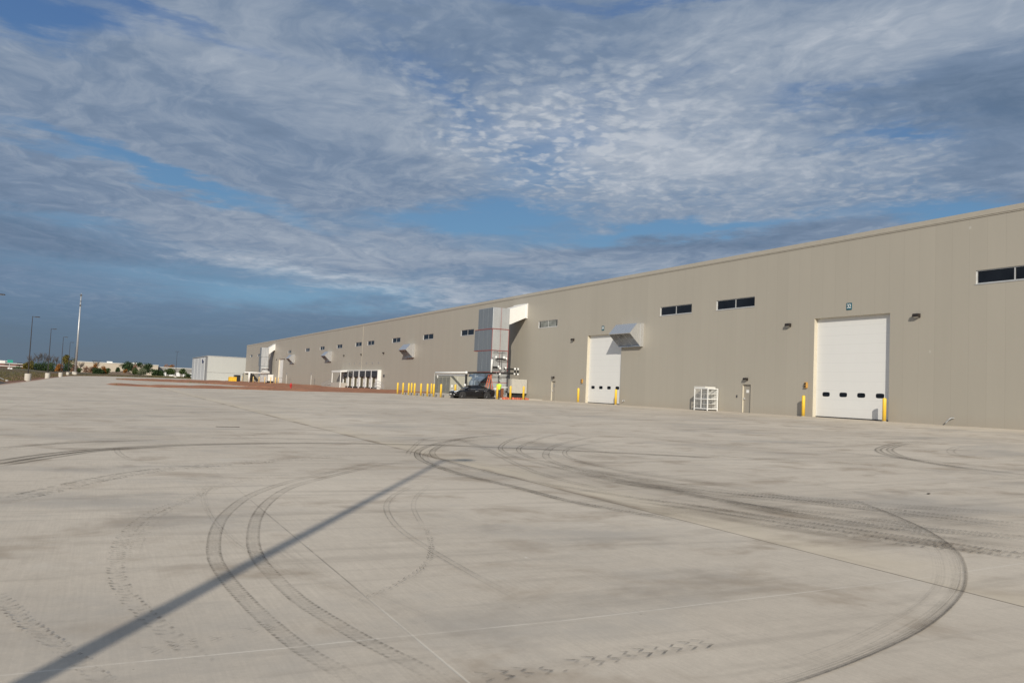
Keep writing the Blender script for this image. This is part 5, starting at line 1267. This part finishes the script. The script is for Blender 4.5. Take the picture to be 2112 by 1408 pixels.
T = [(58, 742, 762, 19, 'olive', 'yellow green shrub tree right behind the first lamp post', 425, .1, 1.2), (50, 753, 765, 14, 'orange', 'small orange shrub left of the first lamp post', 430, .05, .7), (8, 756, 766, 26, 'dark', 'dark green shrub at the far left edge', 440, .05, 1), (36, 755, 766, 22, 'green', 'dark olive bushes in front of the red brick building', 440, .05, 1),
     (71, 747, 765, 24, 'green', 'mixed dark bush between the first two lamp posts', 432, .05, 1), (87, 744, 765, 30, 'dark', 'dark green bush under the leafless trees', 428, .08, 1.3), (104, 747, 765, 24, 'green', 'dull green bush right of the second lamp post', 428, .05, 1), (120, 749, 764, 13, 'orange', 'bright orange shrub between second and third lamp posts', 424, .05, 1),
     (133, 731, 760, 21, 'olive', 'yellow crowned tree behind the third lamp post', 438, .35, 1.0), (140, 744, 765, 24, 'dark', 'dark green bush left of the fourth lamp post', 426, .05, 1.2), (151, 750, 765, 10, 'rust', 'rusty shrub left of the pale mast', 424, .1, .6), (178, 754, 767, 14, 'rust', 'thin rusty shrub before the cream warehouse', 424, .1, .35), (188, 755, 768, 10, 'rust', 'second thin rusty shrub before the cream warehouse', 424, .1, .35),
     (197, 746, 770, 12, 'orange', 'tall narrow orange topped shrub', 424, .1, .8), (198, 757, 771, 13, 'dark', 'dark green bush beneath the orange topped shrub', 420, .05, 1), (206, 757, 771, 11, 'dark', 'round dark bush right of the orange topped shrub', 422, .05, .8), (214, 753, 770, 12, 'orange', 'bronze orange shrub between two dark bushes', 424, .05, .9), (222, 757, 770, 9, 'green', 'small round green bush left of the brown mound', 424, .05, .7),
     (241, 756, 766, 9, 'dark', 'small dark tree on the brown mound', 430, .15, .8), (263, 743, 767, 30, 'dark', 'large round dark tree, left of the two big ones', 425, .12, 2.2), (258, 761, 768, 7, 'orange', 'little orange shrub under the left round dark tree', 415, .05, .5), (277, 749, 769, 12, 'rust', 'loose mixed shrub between the two big dark trees', 422, .1, .6), (279, 757, 770, 13, 'green', 'low green shrub between the two big dark trees', 418, .05, .7),
     (292, 757, 771, 18, 'sage', 'pale sage shrub at the foot of the right round dark tree', 414, .05, 1.1), (302, 747, 769, 27, 'dark', 'large round dark tree, right of the two big ones', 425, .1, 2.0), (321, 760, 771, 15, 'dark', 'low dark bush right of the big dark trees', 420, .05, 1), (332, 763, 771, 14, 'dark', 'flat dark shrub before the grey warehouse', 420, .05, .8),
     (351, 758, 777, 19, 'green', 'dark tree with pale trunk left of the lone lamp post', 380, .22, 1.3), (375, 759, 779, 13, 'green', 'small green tree with pale trunk right of the lone lamp post', 376, .3, 1.0), (352, 751, 760, 15, 'orange', 'orange tree crown showing over the grey warehouse', 560, .3, .9), (386, 770, 778, 14, 'dark', 'low dark shrub beside the light grey building', 385, .05, .6), (162, 757, 766, 9, 'green', 'small dull bush at the foot of the mast', 424, .05, .5)]
for cxp, top, base, w, kind, lab, Y, tk, dn in T:
    nm = 'tree' if ('tree' in lab.split(',')[0] and 'shrub' not in lab and 'bush' not in lab) else 'shrub'
    tree(cxp, top, base, w, kind, lab, Y, tk, dn, bark='pale' if 'pale trunk' in lab else 'bark', name=nm)

# mounds, rubble, grasses
m = MB()
for i in range(25):
    for j in range(9):
        a, b = i/24, j/8; p = atY(222+56*a, 770, 418); h = (math.sin(math.pi*a)**.6)*math.sin(math.pi*b)*(1.9+.5*math.sin(a*9+b*3)); m.v.append((p.x, 412+12*b, .9+h))
for i in range(24):
    for j in range(8): m.f.append((i*9+j, (i+1)*9+j, (i+1)*9+j+1, i*9+j+1))
tag(m.build('soil_mound', mat('mound_soil', (.13, .095, .065), .95, var=.35, scale=.6, bump=.6, bscale=3), smooth=True), 'low brown earth mound before the cream warehouse', kind='structure')
m = MB()
for i in range(21):
    for j in range(9):
        a, b = i/20, j/8; x = -8.9-8*b; yy = 84+26*a; h = math.sin(math.pi*min(1, b*1.1))*math.sin(math.pi*a)**.8*1.0*(1+.2*math.sin(a*17+b*7)); m.v.append((x, yy, -.02+h))
for i in range(20):
    for j in range(8): m.f.append((i*9+j, (i+1)*9+j, (i+1)*9+j+1, i*9+j+1))
tag(m.build('gravel_heap', mat('dark_gravel', (.095, .088, .078), .95, var=.4, scale=2, bump=.8, bscale=8), smooth=True), 'low dark gravel bank at the left edge of the yard', kind='structure')
def rock(x, y, z, s, label):
    rn = random.Random(int(x*100+y)); bm = bmesh.new(); bmesh.ops.create_icosphere(bm, subdivisions=2, radius=s)
    for v in bm.verts: v.co *= 1+.3*mnoise.noise(v.co*3/s*.4+Vector((x, y, 0))); v.co.z *= .7
    me = bpy.data.meshes.new('boulder'); bm.to_mesh(me); bm.free(); me.materials.append(M['rock']); o = bpy.data.objects.new('boulder', me); COL.objects.link(o); o.location = (x, y, z+s*.4); tag(o, label, 'rock'); return o
p = atY(359, 776.5, 395); rock(p.x, 395, p.z-.25, .75, 'pale round boulder beside the lone lamp post')
p = atY(3, 779, 88); 
t = thing('drain_pipe', 'pale pipe lying down the dark gravel bank at the left edge', 'pipe', (p.x, 88, p.z))
m = MB(); a = atY(-6, 776, 90); b_ = atY(8, 782.5, 88); m.tube([a, b_], .035, 8); m.build('pipe', M['grey'], t)
p = atY(14, 784, 87); rock(p.x, 87, p.z-.08, .12, 'small pale rock at the foot of the gravel bank')

def grass(name, regions, mt, label):
    m = MB(); rn = random.Random(5)
    for (n, fxy, h0, h1) in regions:
        for _ in range(n):
            x, y, z = fxy(rn); h = rn.uniform(h0, h1)
            for k in range(4):
                a = rn.uniform(0, 6.28); w = h*.09; dx, dy = math.cos(a), math.sin(a); l = rn.uniform(.1, .6)*h; ox, oy = rn.uniform(-.1, .1), rn.uniform(-.1, .1)
                m.v += [(x+ox-dy*w, y+oy+dx*w, z-.03), (x+ox+dy*w, y+oy-dx*w, z-.03), (x+ox+dx*l, y+oy+dy*l, z+h*rn.uniform(.7, 1))]; b = len(m.v)-3; m.f.append((b, b+1, b+2))
    return tag(m.build(name, mt, fix=False), label, kind='stuff')
def r_left(rn):
    y = rn.uniform(60, 300)**1.0; x = left_edge(y)-1.2-abs(rn.gauss(0, 7)); return x, y, fz(x, y)
def r_far(rn):
    y = rn.uniform(310, 420); x = rn.uniform(left_edge(min(y, 344))-6, 38) if y > 345 else left_edge(y)-rn.uniform(.5, 14); return x, y, fz(x, y)
def r_isl(rn):
    x = rn.uniform(2, 24); y = interp(x, [2, 10, 24], [120, 117, 109])+abs(rn.gauss(0, 5)); return x, y, gz(x, y)+.08
def r_isl2(rn):
    x = rn.uniform(4, 26); y = interp(x, [4, 15, 22, 26], [212, 205, 172, 150])+abs(rn.gauss(0, 6)); return x, y, gz(x, y)+.08
grass('grass', [(4200, r_left, .12, .42), (3500, r_far, .2, .6)], leaf_mat('dry_grass', (.085, .08, .032), (.145, .12, .06)), 'rough dry grass and weeds round the edge of the yard')
grass('weeds', [(160, r_isl, .06, .18), (260, r_isl2, .1, .3)], leaf_mat('weeds', (.09, .10, .03), (.16, .15, .06)), 'sparse weeds sprouting on the bare soil')

# small debris on the slab
for (x, y, L, a, lab) in ((3.9, 28.5, .75, 2, 'thin dark wooden lath lying on the concrete, far left of centre'), (13.1, 9.75, .09, 20, 'small dark chip on the concrete at right')):
    t = LMB(); t.box(-L/2, L/2, -.016, .016, 0, .012); o = t.build('debris', M['bronze']); o.location = (x, y, gz(x, y)+.006); o.rotation_euler = (0, 0, R(a)); tag(o, lab, 'debris')
